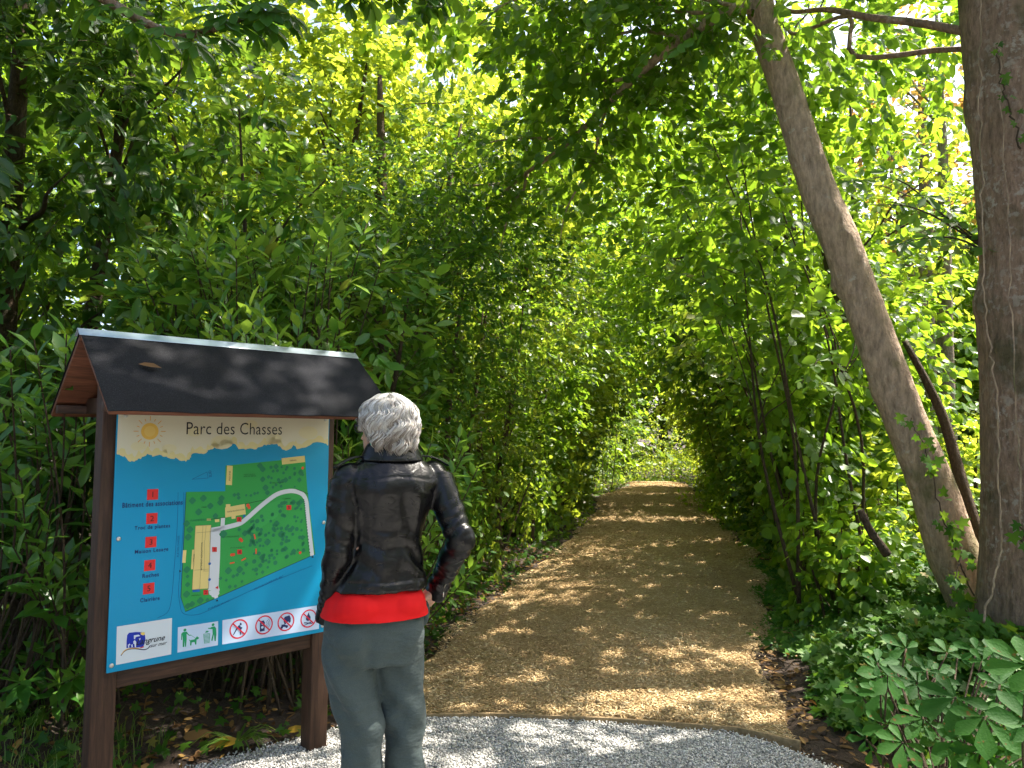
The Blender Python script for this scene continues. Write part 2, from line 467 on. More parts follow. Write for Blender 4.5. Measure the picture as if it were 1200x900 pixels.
def chipmat(name='wood_chip_bed', fac=1.0, attr=False):
    m, nt, b = newmat(name)
    cols = [(.20*fac, .12*fac, .05*fac), (.42*fac, .28*fac, .13*fac), (.56*fac, .40*fac, .20*fac), (.70*fac, .56*fac, .34*fac)]
    if attr:
        at = N(nt, 'ShaderNodeAttribute', attribute_name='rnd'); src = at.outputs['Fac']
        r = ramp(nt, src, [(0, cols[0]), (.22, cols[1]), (.7, cols[2]), (1, cols[3])])
    else:
        tc = N(nt, 'ShaderNodeTexCoord')
        n2 = N(nt, 'ShaderNodeTexVoronoi'); n2.inputs['Scale'].default_value = 55
        mp = N(nt, 'ShaderNodeMapping'); mp.inputs['Scale'].default_value = (1, 1.6, 1)
        nt.links.new(tc.outputs['Object'], mp.inputs[0]); nt.links.new(mp.outputs[0], n2.inputs['Vector'])
        n3 = N(nt, 'ShaderNodeTexNoise'); n3.inputs['Scale'].default_value = 110; n3.inputs['Detail'].default_value = 5
        nt.links.new(tc.outputs['Object'], n3.inputs['Vector'])
        r = ramp(nt, n3.outputs[0], [(.3, cols[0]), (.46, cols[1]), (.62, cols[2]), (.8, cols[3])])
        bp = N(nt, 'ShaderNodeBump'); bp.inputs['Strength'].default_value = .9; bp.inputs['Distance'].default_value = .02
        ad = N(nt, 'ShaderNodeMath', operation='ADD'); nt.links.new(n2.outputs[0], ad.inputs[0]); nt.links.new(n3.outputs[0], ad.inputs[1])
        nt.links.new(ad.outputs[0], bp.inputs['Height']); nt.links.new(bp.outputs[0], b.inputs['Normal'])
    nt.links.new(r.outputs[0], b.inputs['Base Color']); b.inputs['Roughness'].default_value = .8; b.inputs['Specular IOR Level'].default_value = .25
    return m
M['soil'] = soilmat(); M['chipbed'] = chipmat(); M['chip'] = chipmat('wood_chip', 1.0, True)
def stonemat(attr):
    m, nt, b = newmat('pale_gravel' if attr else 'gravel_bed')
    cols = [(.17, .165, .155), (.36, .35, .33), (.52, .51, .48), (.72, .70, .66)]
    if attr: src = N(nt, 'ShaderNodeAttribute', attribute_name='rnd').outputs['Fac']
    else:
        tc = N(nt, 'ShaderNodeTexCoord'); v = N(nt, 'ShaderNodeTexVoronoi'); v.inputs['Scale'].default_value = 110
        nt.links.new(tc.outputs['Object'], v.inputs['Vector']); sp = N(nt, 'ShaderNodeSeparateColor'); nt.links.new(v.outputs['Color'], sp.inputs[0]); src = sp.outputs[0]
        bp = N(nt, 'ShaderNodeBump'); bp.inputs['Strength'].default_value = 1; bp.inputs['Distance'].default_value = .006; bp.invert = True
        nt.links.new(v.outputs['Distance'], bp.inputs['Height']); nt.links.new(bp.outputs[0], b.inputs['Normal'])
    r = ramp(nt, src, [(0, cols[0]), (.35, cols[1]), (.7, cols[2]), (1, cols[3])])
    nt.links.new(r.outputs[0], b.inputs['Base Color']); b.inputs['Roughness'].default_value = .75
    return m
M['stone'] = stonemat(True); M['stonebed'] = stonemat(False)

def sheet(name, xs, ys, zf, mat, mask=None, **k):
    X, Y = np.meshgrid(xs, ys); Z = zf(X, Y)
    V = np.stack([X, Y, Z], -1).reshape(-1, 3); nx = len(xs)
    i, j = np.meshgrid(np.arange(len(ys)-1), np.arange(nx-1), indexing='ij')
    a = (i*nx+j).ravel(); F = np.stack([a, a+1, a+nx+1, a+nx], -1)
    g = Geo(); g.add(V, F); return g.build(name, mat, smooth=True, **k)
far = lambda a, b, n, c: a+(b-a)*np.linspace(0, 1, n)**c
xs = np.concatenate([-far(8, 600, 16, 3)[::-1], np.linspace(-8, 9, 120)[1:-1], far(9, 600, 16, 3)])
ys = np.concatenate([-far(2, 600, 14, 3)[::-1], np.linspace(-2, 30, 200)[1:-1], far(30, 900, 16, 3)])
sheet('ground', xs, ys, lambda X, Y: gz(X, Y), M['soil'], kind='structure')

def edgeline(x): return np.interp(x, [-.62, -.1, .5, 1.15, 1.36, 1.8], [4.10, 4.135, 4.085, 3.97, 3.83, 3.6])
# wood chip path: a slightly crowned ribbon that bends away behind the last shrub
g = Geo()
ysP = np.concatenate([np.arange(3.65, 12, .12), np.arange(12, 24.8, .4)]); nX = 25
rowsv = []
for y in ysP:
    c, w = pcx(y), phw(y); y_ = y
    for k in range(nX):
        s = -1+2*k/(nX-1)
        ww = w+.05*math.sin(y*3.1+s)+.04*math.sin(y*7.7)+ .06
        x = c+s*ww; y = max(y_, edgeline(x))
        rowsv.append((x, y, .012+.028*(1-s**4)+.006*math.sin(x*5)*math.cos(y*4)-.05*(abs(s) > .99)-.05*(y_ < edgeline(x))))
V = np.array(rowsv); n = len(ysP)
i, j = np.meshgrid(np.arange(n-1), np.arange(nX-1), indexing='ij'); a = (i*nX+j).ravel()
g.add(V, np.stack([a, a+1, a+nX+1, a+nX], -1))
g.build('path', M['chipbed'], smooth=True, kind='structure')
def pathz(x, y):
    s = np.clip((x-pcx(y))/(phw(y)+.06), -1, 1); return .012+.028*(1-s**4)+.006*np.sin(x*5)*np.cos(y*4)

# gravel apron (world outline)
GR = [(1.42, 3.58), (1.33, 3.74), (1.12, 3.93), (.46, 4.06), (-.1, 4.11), (-.45, 4.13), (-.85, 3.97), (-1.1, 3.74), (-1.36, 3.52), (-1.75, 3.2), (-2.3, 2.7), (-2.8, 1.8), (-3.2, -1), (3, -1), (2.4, 1.6), (1.9, 2.8)]
def inpoly(x, y, poly):
    x = np.asarray(x); y = np.asarray(y); c = np.zeros(x.shape, bool); n = len(poly)
    for i in range(n):
        x0, y0 = poly[i]; x1, y1 = poly[(i+1) % n]
        if y0 == y1: continue
        c ^= ((y0 > y) != (y1 > y)) & (x < (x1-x0)*(y-y0)/(y1-y0)+x0)
    return c
g = Geo()
edge = crom(np.array([(*p, 0) for p in GR+[GR[0]]]), 4)[:-1]
top = edge.copy(); top[:, 2] = .018
bot = edge.copy(); bot[:, :2] += unit(edge[:, :2]-np.array([-.2, 1.5]))*.05; bot[:, 2] = -.03
n = len(top)
V = np.vstack([[[-.2, 1.5, .022]], top, bot])
k = np.arange(n); kk = (k+1) % n
g.add(V, [np.stack([np.zeros(n, int), 1+kk, 1+k], -1), np.stack([1+k, 1+kk, 1+n+kk, 1+n+k], -1)])
g.build('gravel_bed', M['stonebed'], kind='structure')

def scatter_solid(g, P, S, R_, rnd):
    """little deformed octahedra at P with sizes S (n,3), rotations from random axes"""
    n = len(P)
    T = np.array([[1, 0, 0], [0, 1, 0], [-1, 0, 0], [0, -1, 0], [0, 0, 1], [0, 0, -1]], float)
    T = T[None]+rng.normal(0, .22, (n, 6, 3))
    T = T*S[:, None, :]
    a = unit(R_[0]); b = unit(np.cross(a, R_[1])); c = np.cross(a, b)
    V = P[:, None]+T[..., 0:1]*a[:, None]+T[..., 1:2]*b[:, None]+T[..., 2:3]*c[:, None]
    F = np.array([[0, 1, 4], [1, 2, 4], [2, 3, 4], [3, 0, 4], [1, 0, 5], [2, 1, 5], [3, 2, 5], [0, 3, 5]])
    g.add(V.reshape(-1, 3), (F[None]+(np.arange(n)*6)[:, None, None]).reshape(-1, 3), np.repeat(rnd, 6))
g = Geo()
n = 100000
x = rng.uniform(-2.2, 1.6, n); y = 4.2-1.9*rng.random(n)**1.25
jx = x+rng.normal(0, .02, n); jy = y+rng.normal(0, .02, n)
k = inpoly(jx, jy, GR); x, y = x[k], y[k]; n = len(x)
s = .0032+.004*rng.random(n)
P = np.stack([x, y, .020+.006*rng.random(n)], -1)
scatter_solid(g, P, np.stack([s*1.2, s, s*.75], -1), (rng.normal(0, 1, (n, 3))*[1, 1, .35], rng.normal(0, 1, (n, 3))), rng.random(n))
# strays on the neighbouring soil
n = 500
x = rng.uniform(-1.6, 1.6, n); y = rng.uniform(3.4, 4.35, n); s = .005+.004*rng.random(n)
e0 = np.array(GR[:9]); k = np.min(np.hypot(x[:, None]-edge[None, :, 0], y[:, None]-edge[None, :, 1]), axis=1) < .09
x, y, s = x[k], y[k], s[k]; n = len(x)
scatter_solid(g, np.stack([x, y, np.maximum(gz(x, y), .0)+.012], -1), np.stack([s, s, s*.8], -1), (rng.normal(0, 1, (n, 3)), rng.normal(0, 1, (n, 3))), rng.random(n))
g.build('gravel', M['stone'], label='pale grey gravel chippings spread before the path', cat='gravel', kind='stuff')

# wood chips, real chips lying on the bed
def chips(n, y0, y1, lo, hi, wlo, whi, g, spread=1.0):
    y = y0+(y1-y0)*rng.random(n)**1.35
    s_ = rng.uniform(-1, 1, n)*spread
    x = pcx(y)+s_*(phw(y)+.05+.05*np.sin(y*3.3))
    k = ~inpoly(x, y-.0, GR) & (y > edgeline(x)+.01); x, y = x[k], y[k]; n = len(x)
    z = np.maximum(pathz(x, y), gz(x, y))+.004+.012*rng.random(n)
    az = rng.random(n)*2*PI
    a = np.stack([np.cos(az), np.sin(az), rng.normal(0, .22, n)], -1)
    L = rng.uniform(lo, hi, n)/2; W = rng.uniform(wlo, whi, n)/2
    scatter_solid(g, np.stack([x, y, z], -1), np.stack([L, W, W*.35], -1), (a, np.array([0, 0, 1.])+rng.normal(0, .4, (n, 3))), np.clip(rng.beta(2.4, 2, n)+.05+.13*np.sin(x*3.1+y*1.3)*np.sin(y*2.1-x)+.07*np.sin(x*9+y*4), 0, 1))
g = Geo()
chips(60000, 3.75, 9, .018, .05, .005, .011, g)
chips(30000, 8, 24, .03, .075, .010, .02, g)
chips(2500, 4.0, 10, .02, .05, .005, .012, g, 1.12)
g.build('wood_chips', M['chip'], label='golden brown wood chips covering the shaded walk', cat='wood chips', kind='stuff')

# timber edging between gravel and chips
wm = plain('edging_wood', (.24, .17, .09), .8, .2, bump=.5, bscale=60, vary=.3)
g = Geo()
E_ = [(-.62, 4.10), (-.1, 4.135), (.5, 4.085), (1.15, 3.97), (1.40, 3.80)]
for (x0, y0), (x1, y1) in zip(E_[:-1], E_[1:]):
    a = math.atan2(y1-y0, x1-x0); l = math.hypot(x1-x0, y1-y0)
    Mt = Matrix.Rotation(a, 3, 'Z')
    g.add(*box_vf(((x0+x1)/2, (y0+y1)/2, .010), (l/2+.002, .010, .030), Mt))
g.build('timber_edging', wm, bevel=.003, label='thin timber edging board between gravel and wood chips', cat='edging')

# litter of dead leaves and twigs on the banks
def litter(n, xr, yr, f, name, mat, lab, size=.05, shape='folded'):
    g = Geo()
    x = rng.uniform(*xr, n); y = rng.uniform(*yr, n); k = f(x, y); x, y = x[k], y[k]; n = len(x)
    C = np.stack([x, y, gz(x, y)+.008+.02*rng.random(n)], -1)
    A = rng.normal(0, 1, (n, 3))*[1, 1, .25]; Nn = np.array([0, 0, 1.])+rng.normal(0, .4, (n, 3))
    L = size*(.5+rng.random(n)); leaves_geo(g, C, A, Nn, L, L*.5, shape, rng.random(n))
    return g
def bank(x, y):
    d = np.abs(x-pcx(y))-phw(y)
    return (d > .0) & ~inpoly(x, y, GR)
gl = litter(15000, (-4.5, 4.5), (3.0, 10), bank, 'x', None, '')
gl.build('leaf_litter', M['deadleaf'], label='brown dead leaves and scraps lying on the dark soil', cat='leaf litter', kind='stuff')
g = Geo()
for i in range(900):
    x = random.uniform(-3.2, 3.2); y = random.uniform(3.1, 7)
    if not bank(np.array([x]), np.array([y]))[0]: continue
    z = float(gz(x, y))+.01; a = random.uniform(0, 2*PI); l = random.uniform(.05, .28)
    p = np.array([[x+math.cos(a)*l*t+random.gauss(0, .008), y+math.sin(a)*l*t+random.gauss(0, .008), z+.03*math.sin(PI*t)*random.random()] for t in (0, .35, .7, 1)])
    g.add(*tube_vf(p, [.003, .0035, .003, .0015], 4))
g.build('fallen_twigs', M['twig'], label='thin fallen twigs strewn over the soil banks', cat='twigs', kind='stuff')
g = Geo()
for i in range(700):
    x = random.uniform(-2.6, 2.6); y = random.uniform(3.2, 9); d = abs(x-float(pcx(y)))-float(phw(y))
    if not (-.08 < d < .5) or inpoly(np.array([x]), np.array([y]), GR)[0]: continue
    s = random.uniform(.006, .022)
    scatter_solid(g, np.array([[x, y, max(float(gz(x, y)), 0)+s*.4]]), np.array([[s, s, s*.7]]), (rng.normal(0, 1, (1, 3)), rng.normal(0, 1, (1, 3))), rng.random(1))
g.build('soil_clods', M['soil'], label='crumbs of dark earth along the edge of the walk', cat='soil', kind='stuff')
# ------------------------------------------------------------------ information board
def woodmat(name, base, s=1.0):
    m, nt, b = newmat(name)
    tc = N(nt, 'ShaderNodeTexCoord'); mp = N(nt, 'ShaderNodeMapping'); mp.inputs['Scale'].default_value = (26, 26, 2.2) if s > 0 else (2.2, 26, 26)
    nt.links.new(tc.outputs['Object'], mp.inputs[0])
    n1 = N(nt, 'ShaderNodeTexNoise'); n1.inputs['Scale'].default_value = 2.2; n1.inputs['Detail'].default_value = 8; n1.inputs['Roughness'].default_value = .65; n1.inputs['Distortion'].default_value = .6
    nt.links.new(mp.outputs[0], n1.inputs['Vector'])
    r = ramp(nt, n1.outputs[0], [(.3, [x*.45 for x in base]), (.5, base), (.72, [x*1.7 for x in base])])
    nt.links.new(r.outputs[0], b.inputs['Base Color'])
    b.inputs['Roughness'].default_value = .62; b.inputs['Specular IOR Level'].default_value = .35
    bp = N(nt, 'ShaderNodeBump'); bp.inputs['Strength'].default_value = .35; bp.inputs['Distance'].default_value = .003
    nt.links.new(n1.outputs[0], bp.inputs['Height']); nt.links.new(bp.outputs[0], b.inputs['Normal'])
    return m
WV = woodmat('stained_wood_upright', (.055, .027, .016)); WH = woodmat('stained_wood_rail', (.055, .027, .016), -1)
WR = woodmat('roof_board_wood', (.15, .055, .028), -1)
PW_, PH_, PZ = .9372, 1.0, .567
sign = empty('information_board', (LS[0], LS[1], 0), TH, label='brown timber information board with black felt gable roof and blue park map', cat='information board')
# local frame: x along the board, -y towards the viewer, z up
def part(name, boxes, mat, parent=sign, bevel=.004, **k):
    g = Geo()
    for c, h, *Mt in boxes: g.add(*box_vf(c, h, Mt[0] if Mt else None))
    return g.build(name, mat, parent, bevel=bevel, **k)
part('post', [((-.005, .058, .86), (.045, .045, .90))], WV)
part('post', [((.935, .058, .86), (.045, .045, .90))], WV)
part('bottom_rail', [((.465, .045, .535), (.424, .02, .045))], WH)
part('top_rail', [((.465, .045, 1.52), (.424, .02, .04))], WH)
HW, ZE, ZR = .385, 1.562, 1.872
ang = math.atan2(ZR-ZE, HW); SL = math.hypot(HW, ZR-ZE)
yc = .03
# cross beams under each gable, and plates
for x in (-.005, .935):
    part('cross_beam', [((x, yc, 1.60), (.022, .31, .032))], WV)
    part('king_post', [((x, yc+.03, 1.725), (.022, .03, .095))], WV)
part('roof_purlin', [((.465, yc-.31, 1.585), (.60, .018, .018)), ((.465, yc+.31, 1.585), (.60, .018, .018))], WH)
for s, nm in ((-1, 'roof_board'), (1, 'roof_board')):
    Mt = Matrix.Rotation(-s*ang, 3, 'X')
    nrm = np.array([0, s*math.sin(ang), math.cos(ang)])
    mid = np.array([.475, yc+s*HW/2, (ZE+ZR)/2])
    b_ = part(nm, [(mid, (.612, SL/2, .009), Mt)], WR, bevel=.0015)
# felt with mineral grain
m, nt, b = newmat('mineral_roofing_felt')
tc = N(nt, 'ShaderNodeTexCoord'); nz = N(nt, 'ShaderNodeTexNoise'); nz.inputs['Scale'].default_value = 420; nz.inputs['Detail'].default_value = 3
n2 = N(nt, 'ShaderNodeTexNoise'); n2.inputs['Scale'].default_value = 4; n2.inputs['Detail'].default_value = 5
nt.links.new(tc.outputs['Object'], nz.inputs['Vector']); nt.links.new(tc.outputs['Object'], n2.inputs['Vector'])
r = ramp(nt, nz.outputs[0], [(.35, (.006, .006, .008)), (.6, (.014, .015, .018)), (.8, (.075, .075, .08))])
r2 = ramp(nt, n2.outputs[0], [(.3, (.75, .75, .75)), (.7, (1.3, 1.3, 1.35))])
mx = N(nt, 'ShaderNodeMix', data_type='RGBA', blend_type='MULTIPLY'); mx.inputs['Factor'].default_value = 1
nt.links.new(r.outputs[0], mx.inputs['A']); nt.links.new(r2.outputs[0], mx.inputs['B']); nt.links.new(mx.outputs['Result'], b.inputs['Base Color'])
b.inputs['Roughness'].default_value = .9; b.inputs['Specular IOR Level'].default_value = .15
bp = N(nt, 'ShaderNodeBump'); bp.inputs['Strength'].default_value = .8; bp.inputs['Distance'].default_value = .002
nt.links.new(nz.outputs[0], bp.inputs['Height']); nt.links.new(bp.outputs[0], b.inputs['Normal'])
FELT = m
for s in (-1, 1):
    g = Geo(); nx, ny = 30, 8; V = []
    for i in range(nx+1):
        for j in range(ny+1):
            t = j/ny; x = .475-.616+1.232*i/nx
            off = .0135+.0015*math.sin(x*17+j)+.0012*math.sin(x*41+j*2.1)
            y = yc+s*HW*(1.01*t); z = ZR-(ZR-ZE)*1.01*t
            V.append((x, y+s*math.sin(ang)*off, z+math.cos(ang)*off))
    top = np.array(V); botv = top-np.array([0, s*math.sin(ang), math.cos(ang)])*.003
    i, j = np.meshgrid(np.arange(nx), np.arange(ny), indexing='ij'); a = (i*(ny+1)+j).ravel()
    F = np.stack([a, a+ny+1, a+ny+2, a+1], -1)
    if s > 0: F = F[:, ::-1]
    nV = len(top)
    g.add(np.vstack([top, botv]), [F, F[:, ::-1]+nV])
    # rim
    edges = [(i*(ny+1)+ny) for i in range(nx+1)]
    e = np.array(edges); g.add(np.vstack([top[e], botv[e]]), np.stack([np.arange(nx), np.arange(1, nx+1), np.arange(1, nx+1)+nx+1, np.arange(nx)+nx+1], -1))
    for ii in (0, nx):
        e = np.arange(ny+1)+ii*(ny+1); g.add(np.vstack([top[e], botv[e]]), np.stack([np.arange(ny), np.arange(1, ny+1), np.arange(1, ny+1)+ny+1, np.arange(ny)+ny+1], -1))
    g.build('roofing_felt', FELT, sign, smooth=False)
zinc = plain('zinc_ridge', (.42, .50, .56), .38, .5, metal=.55, bump=.2, bscale=12, vary=.2)
g = Geo()
prof = [(-.034, -.030), (-.030, -.0272), (-.004, -.0035), (0, -.0015), (.004, -.0035), (.030, -.0272), (.034, -.030)]
V = []
for x in (-.15, 1.10):
    for (yy, zz) in prof: V.append((x, yc+yy, ZR+.024+zz))
    for (yy, zz) in prof: V.append((x, yc+yy, ZR+.0225+zz))
V = np.array(V); F = []
for k in range(6):
    F.append((k, k+1, k+15, k+14)); F.append((k+7, k+21, k+22, k+8))
F += [(0, 14, 21, 7), (6, 13, 27, 20)]
for k in range(6): F.append((k, k+7, k+8, k+1)); F.append((k+14, k+15, k+22, k+21))
g.add(V, np.array(F)); g.build('ridge_cap', zinc, sign)

# ---- the printed panel
ACC = {}
def printed(name, c, rough=.45):
    key = (c, rough)
    if key not in ACC: ACC[key] = plain('print_'+name, c, rough, .3)
    return ACC[key]
pg = Geo(); pg.add(*box_vf((PW_/2, -.0015, PZ+PH_/2), (PW_/2+.004, .0035, PH_/2+.004)))
panel = pg.build('panel', printed('blue', (.004, .285, .53)), sign, bevel=.0008)
src = np.array([(141.2, 485.7), (387, 490.3), (378.8, 739.5), (121.4, 782.7)], float)
dst = np.array([(0, PH_), (PW_, PH_), (PW_, 0), (0, 0)], float)
A = []
for (x, y), (u, v) in zip(src, dst):
    A.append([x, y, 1, 0, 0, 0, -u*x, -u*y, -u]); A.append([0, 0, 0, x, y, 1, -v*x, -v*y, -v])
Hm = np.linalg.svd(np.array(A))[2][-1].reshape(3, 3)
def uv(pts):
    p = np.array([(x, y, 1.) for x, y in pts]); q = p @ Hm.T; return q[:, :2]/q[:, 2:]
def c1(pts): return uv([(110+x/2.7267, 470+y/2.7267) for x, y in pts])     # measured on an enlarged view of the board
def c4(pts): return uv([(200+x/4.5, 520+y/4.5) for x, y in pts])
SURF = -.005
PR = {}
def pgroup(name):
    if name.startswith(('sand', 'sun', 'title')): return 'printed_heading'
    if name.startswith('legend_entry'): return name
    if name.startswith(('logo',)): return 'printed_logo'
    if name.startswith(('notice_plate_a', 'dog', 'litter')): return 'printed_dog_and_litter_notice'
    if name.startswith(('notice_plate_b', 'prohib', 'ball', 'radio', 'vehicle', 'camp')): return 'printed_prohibition_notice'
    return 'printed_park_map'
def deposit(name, colr, V, F):
    g, mats, fm = PR.setdefault(pgroup(name), (Geo(), [], []))
    mt = printed(name, colr)
    if mt not in mats: mats.append(mt)
    g.faces(V, F); fm += [mats.index(mt)]*len(F)
def flat(name, polys, colr, layer, parent=None, **k):
    """flat printed shapes, each polygon n x 2 in panel metres"""
    y = SURF-.0003*layer-.0002
    for P in polys:
        P = np.asarray(P, float)
        tri = [list(range(len(P)))] if len(P) < 5 else [list(t) for t in tessellate_polygon([[Vector((p[0], p[1], 0)) for p in P]])]
        deposit(name, colr, np.stack([P[:, 0], np.full(len(P), y), PZ+P[:, 1]], -1), tri)
def ribbon(P, w, closed=False):
    P = np.asarray(P, float); w = np.broadcast_to(np.asarray(w, float), (len(P),))
    if closed: T = np.roll(P, -1, 0)-np.roll(P, 1, 0)
    else: T = np.gradient(P, axis=0)
    T = unit(T); Nn = np.stack([-T[:, 1], T[:, 0]], -1)
    a = P+Nn*w[:, None]/2; b = P-Nn*w[:, None]/2
    r = range(len(P)) if closed else range(len(P)-1)
    return [np.array([a[i], a[(i+1) % len(P)], b[(i+1) % len(P)], b[i]]) for i in r]
def disc(c, r, n=14, ph=0, sq=1): return np.array([(c[0]+r*math.cos(ph+2*PI*k/n), c[1]+r*sq*math.sin(ph+2*PI*k/n)) for k in range(n)])
def cm(pts, n=5):
    return crom(np.array([(a, b, 0) for a, b in pts]), n)[:, :2]
TXT = []
def text_polys(s, centre, width=None, height=None, ang=0, bold=0, shear=0, space=1.0, left=False):
    cu = bpy.data.curves.new('txt', 'FONT'); cu.body = s; cu.size = 1; cu.shear = shear; cu.space_character = space; cu.offset = bold; cu.resolution_u = 3
    o = bpy.data.objects.new('txt', cu); col.objects.link(o)
    bpy.context.view_layer.update()
    me = bpy.data.meshes.new_from_object(o.evaluated_get(bpy.context.evaluated_depsgraph_get()))
    V = np.array([v.co[:2] for v in me.vertices]); F = [list(p.vertices) for p in me.polygons]
    bpy.data.objects.remove(o); bpy.data.curves.remove(cu); bpy.data.meshes.remove(me)
    lo, hi = V.min(0), V.max(0)
    sx = width/(hi[0]-lo[0]) if width else None; sy = height/(hi[1]-lo[1]) if height else None
    sx = sx or sy; sy = sy or sx
    V = (V-(lo+hi)/2)*[sx, sy]
    c, s_ = math.cos(ang), math.sin(ang)
    V = V @ np.array([[c, s_], [-s_, c]]) + np.asarray(centre)
    return V, F
def lettering(name, items, colr, layer, parent=None, **k):
    y = SURF-.0003*layer-.0002
    for it in items:
        V, F = text_polys(*it[0], **it[1])
        deposit(name, colr, np.stack([V[:, 0], np.full(len(V), y), PZ+V[:, 1]], -1), F)

INK = (.012, .014, .02); CREAM = (.70, .66, .52); YEL = (.72, .58, .22); GREEN = (.035, .33, .072); TREEG = (.02, .20, .09)
coast = [(82, 171), (100, 176), (118, 191), (135, 189), (150, 182), (172, 168), (190, 176), (212, 172), (232, 178), (246, 183), (262, 180), (285, 191), (304, 188), (310, 176), (318, 164), (340, 168), (362, 165), (366, 156), (385, 149), (410, 143), (430, 136), (455, 140), (464, 156), (490, 152), (520, 153), (545, 140), (560, 140), (583, 134), (598, 150), (622, 158), (642, 140), (652, 152), (680, 145), (710, 132), (735, 134), (756, 141)]
rc = random.Random(4)
cc = []
for a, b_ in zip(coast[:-1], coast[1:]):
    for t in (0, .25, .5, .75): cc.append((a[0]+(b_[0]-a[0])*t+rc.uniform(-2, 2), a[1]+(b_[1]-a[1])*t+rc.uniform(-2.6, 2.6)))
cc.append(coast[-1])
cst = c1(cc); cst[0, 0] = 0; cst[-1, 0] = PW_
sand = np.vstack([[(0, PH_)], cst, [(PW_, PH_)]])
flat('sand_band', [sand], CREAM, 1)
inner = []
for k, p in enumerate(cst[::3]):
    inner.append(p)
yp = []
for k in range(len(cst)-1):
    a, b_ = cst[k], cst[k+1]; h1 = .012+.02*abs(math.sin(k*.55)); h2 = .012+.02*abs(math.sin((k+1)*.55))
    yp.append(np.array([a, b_, b_+[0, h2], a+[0, h1]]))
flat('sand_edge', yp, (.72, .64, .33), 2)
flat('sand_patch', [disc((cx_, cy_), r_, 12, 0, .6) for cx_, cy_, r_ in ((.30, .93, .035), (.42, .885, .05), (.66, .9, .04), (.83, .93, .05), (.08, .87, .03), (.55, .965, .03), (.2, .86, .03))], (.72, .66, .43), 2)
# sun
sc_ = c1([(182, 98)])[0]
flat('sun_disc', [disc(sc_, .034, 28)], (.80, .50, .10), 3)
flat('sun_disc_centre', [disc(sc_, .022, 24)], (.82, .57, .16), 4)
rays = []
for k in range(16):
    a = 2*PI*k/16; r0, r1 = .043, .062 if k % 2 == 0 else .054
    rays += ribbon([(sc_[0]+r0*math.cos(a), sc_[1]+r0*math.sin(a)), (sc_[0]+r1*math.cos(a), sc_[1]+r1*math.sin(a))], .0028)
flat('sun_rays', rays, (.70, .36, .08), 3)
ta, tb = c1([(298, 88), (603, 90)])
tmid = (ta+tb)/2
lettering('title_lettering', [(('Parc des Chasses', tmid), dict(width=(tb-ta)[0], height=.052, ang=math.atan2(*(tb-ta)[::-1]), bold=-.004, space=1.02))], INK, 4)
# legend
num = [(187, 294), (183, 369), (178, 443), (173, 516), (168, 589)]
lab = [('Bâtiment des associations', 188, 323, 190), ('Troc de plantes', 184, 397, 112), ('Maison Lesage', 180, 471, 106), ('Ruches', 175, 547, 52), ('Clairière', 171, 623, 62)]
for i, (x, y) in enumerate(num):
    q = c1([(x-16, y-15), (x+16, y-17), (x+15, y+15), (x-17, y+17)])
    u0 = q.mean(0); s_ = .0215
    sq = flat('legend_entry#%d' % i, [np.array([(u0[0]-s_, u0[1]-s_), (u0[0]+s_, u0[1]-s_), (u0[0]+s_, u0[1]+s_), (u0[0]-s_, u0[1]+s_)])], (.70, .035, .035), 2)
for i, p in enumerate(num): lettering('legend_entry#%d' % i, [((str(i+1), c1([p])[0]), dict(height=.022))], INK, 4)
items = []
for s_, x, y, w in lab:
    a, b_ = c1([(x-w/2, y), (x+w/2, y)])
    hh = .0165*(1.25 if any(ch in s_ for ch in 'pgjâ') else 1)
    items.append(((s_, c1([(x, y)])[0]), dict(width=abs(b_[0]-a[0]), height=hh, bold=.018, space=1.15)))
for i, it in enumerate(items): lettering('legend_entry#%d' % i, [it], (.012, .03, .14), 3)
# park map
lawn = c4([(78, 248), (284, 245), (288, 113), (588, 84), (712, 65), (722, 230), (762, 578), (62, 872), (40, 795)])
flat('map_lawn', [lawn], GREEN, 1)
flat('map_outline', ribbon(np.vstack([c4([(78, 248)]), lawn[-1:], lawn[-2:-1], lawn[-3:-2]]), .0028), (.02, .06, .08), 2)
flat('map_paler_lawn', [c4([(405, 440), (440, 380), (520, 310), (600, 285), (560, 380), (480, 430), (420, 470)])], (.042, .36, .082), 2)
def c4poly(l): return c4(l)
blds = [[(296, 112), (326, 114), (320, 214), (288, 212)], [(586, 75), (710, 62), (712, 95), (588, 108)], [(124, 424), (206, 420), (188, 752), (100, 757)],
        [(104, 548), (120, 548), (112, 650), (96, 650)], [(56, 550), (74, 550), (68, 616), (50, 616)], [(282, 330), (386, 312), (392, 365), (282, 382)], [(286, 313), (310, 312), (310, 326), (286, 330)],
        [(314, 376), (338, 374), (336, 388), (316, 390)], [(226, 392), (250, 390), (250, 404), (228, 406)], [(184, 388), (206, 388), (206, 396), (184, 397)]]
flat('map_building', [c4(b_) for b_ in blds], YEL, 3)
ln = []
for a, b_ in (((163, 424), (140, 752)), ((128, 460), (203, 455)), ((180, 424), (172, 500)), ((170, 500), (165, 660)), ((112, 655), (190, 650)), ((160, 660), (190, 660)), ((124, 424), (206, 420)), ((206, 420), (188, 752)), ((188, 752), (100, 757)), ((100, 757), (124, 424))):
    ln += ribbon(c4([a, b_]), .0012)
flat('map_room_lines', ln, (.25, .2, .1), 4)
WHT = (.62, .65, .70)
road = cm(c4([(228, 438), (226, 500), (222, 600), (216, 690), (212, 760)]), 3)
rd = ribbon(road, .046)
rd += ribbon(cm(c4([(214, 755), (222, 780), (228, 803)]), 3), [.046]*3+[.034]*2+[.016]*2)
rd += ribbon(c4([(270, 384), (266, 440)]), .018)
curve = cm(c4([(207, 447), (262, 438), (315, 426), (362, 412), (400, 385), (450, 342), (505, 298), (560, 262), (615, 247), (660, 248), (698, 265), (716, 300), (722, 360), (728, 420), (736, 500), (745, 586)]), 5)
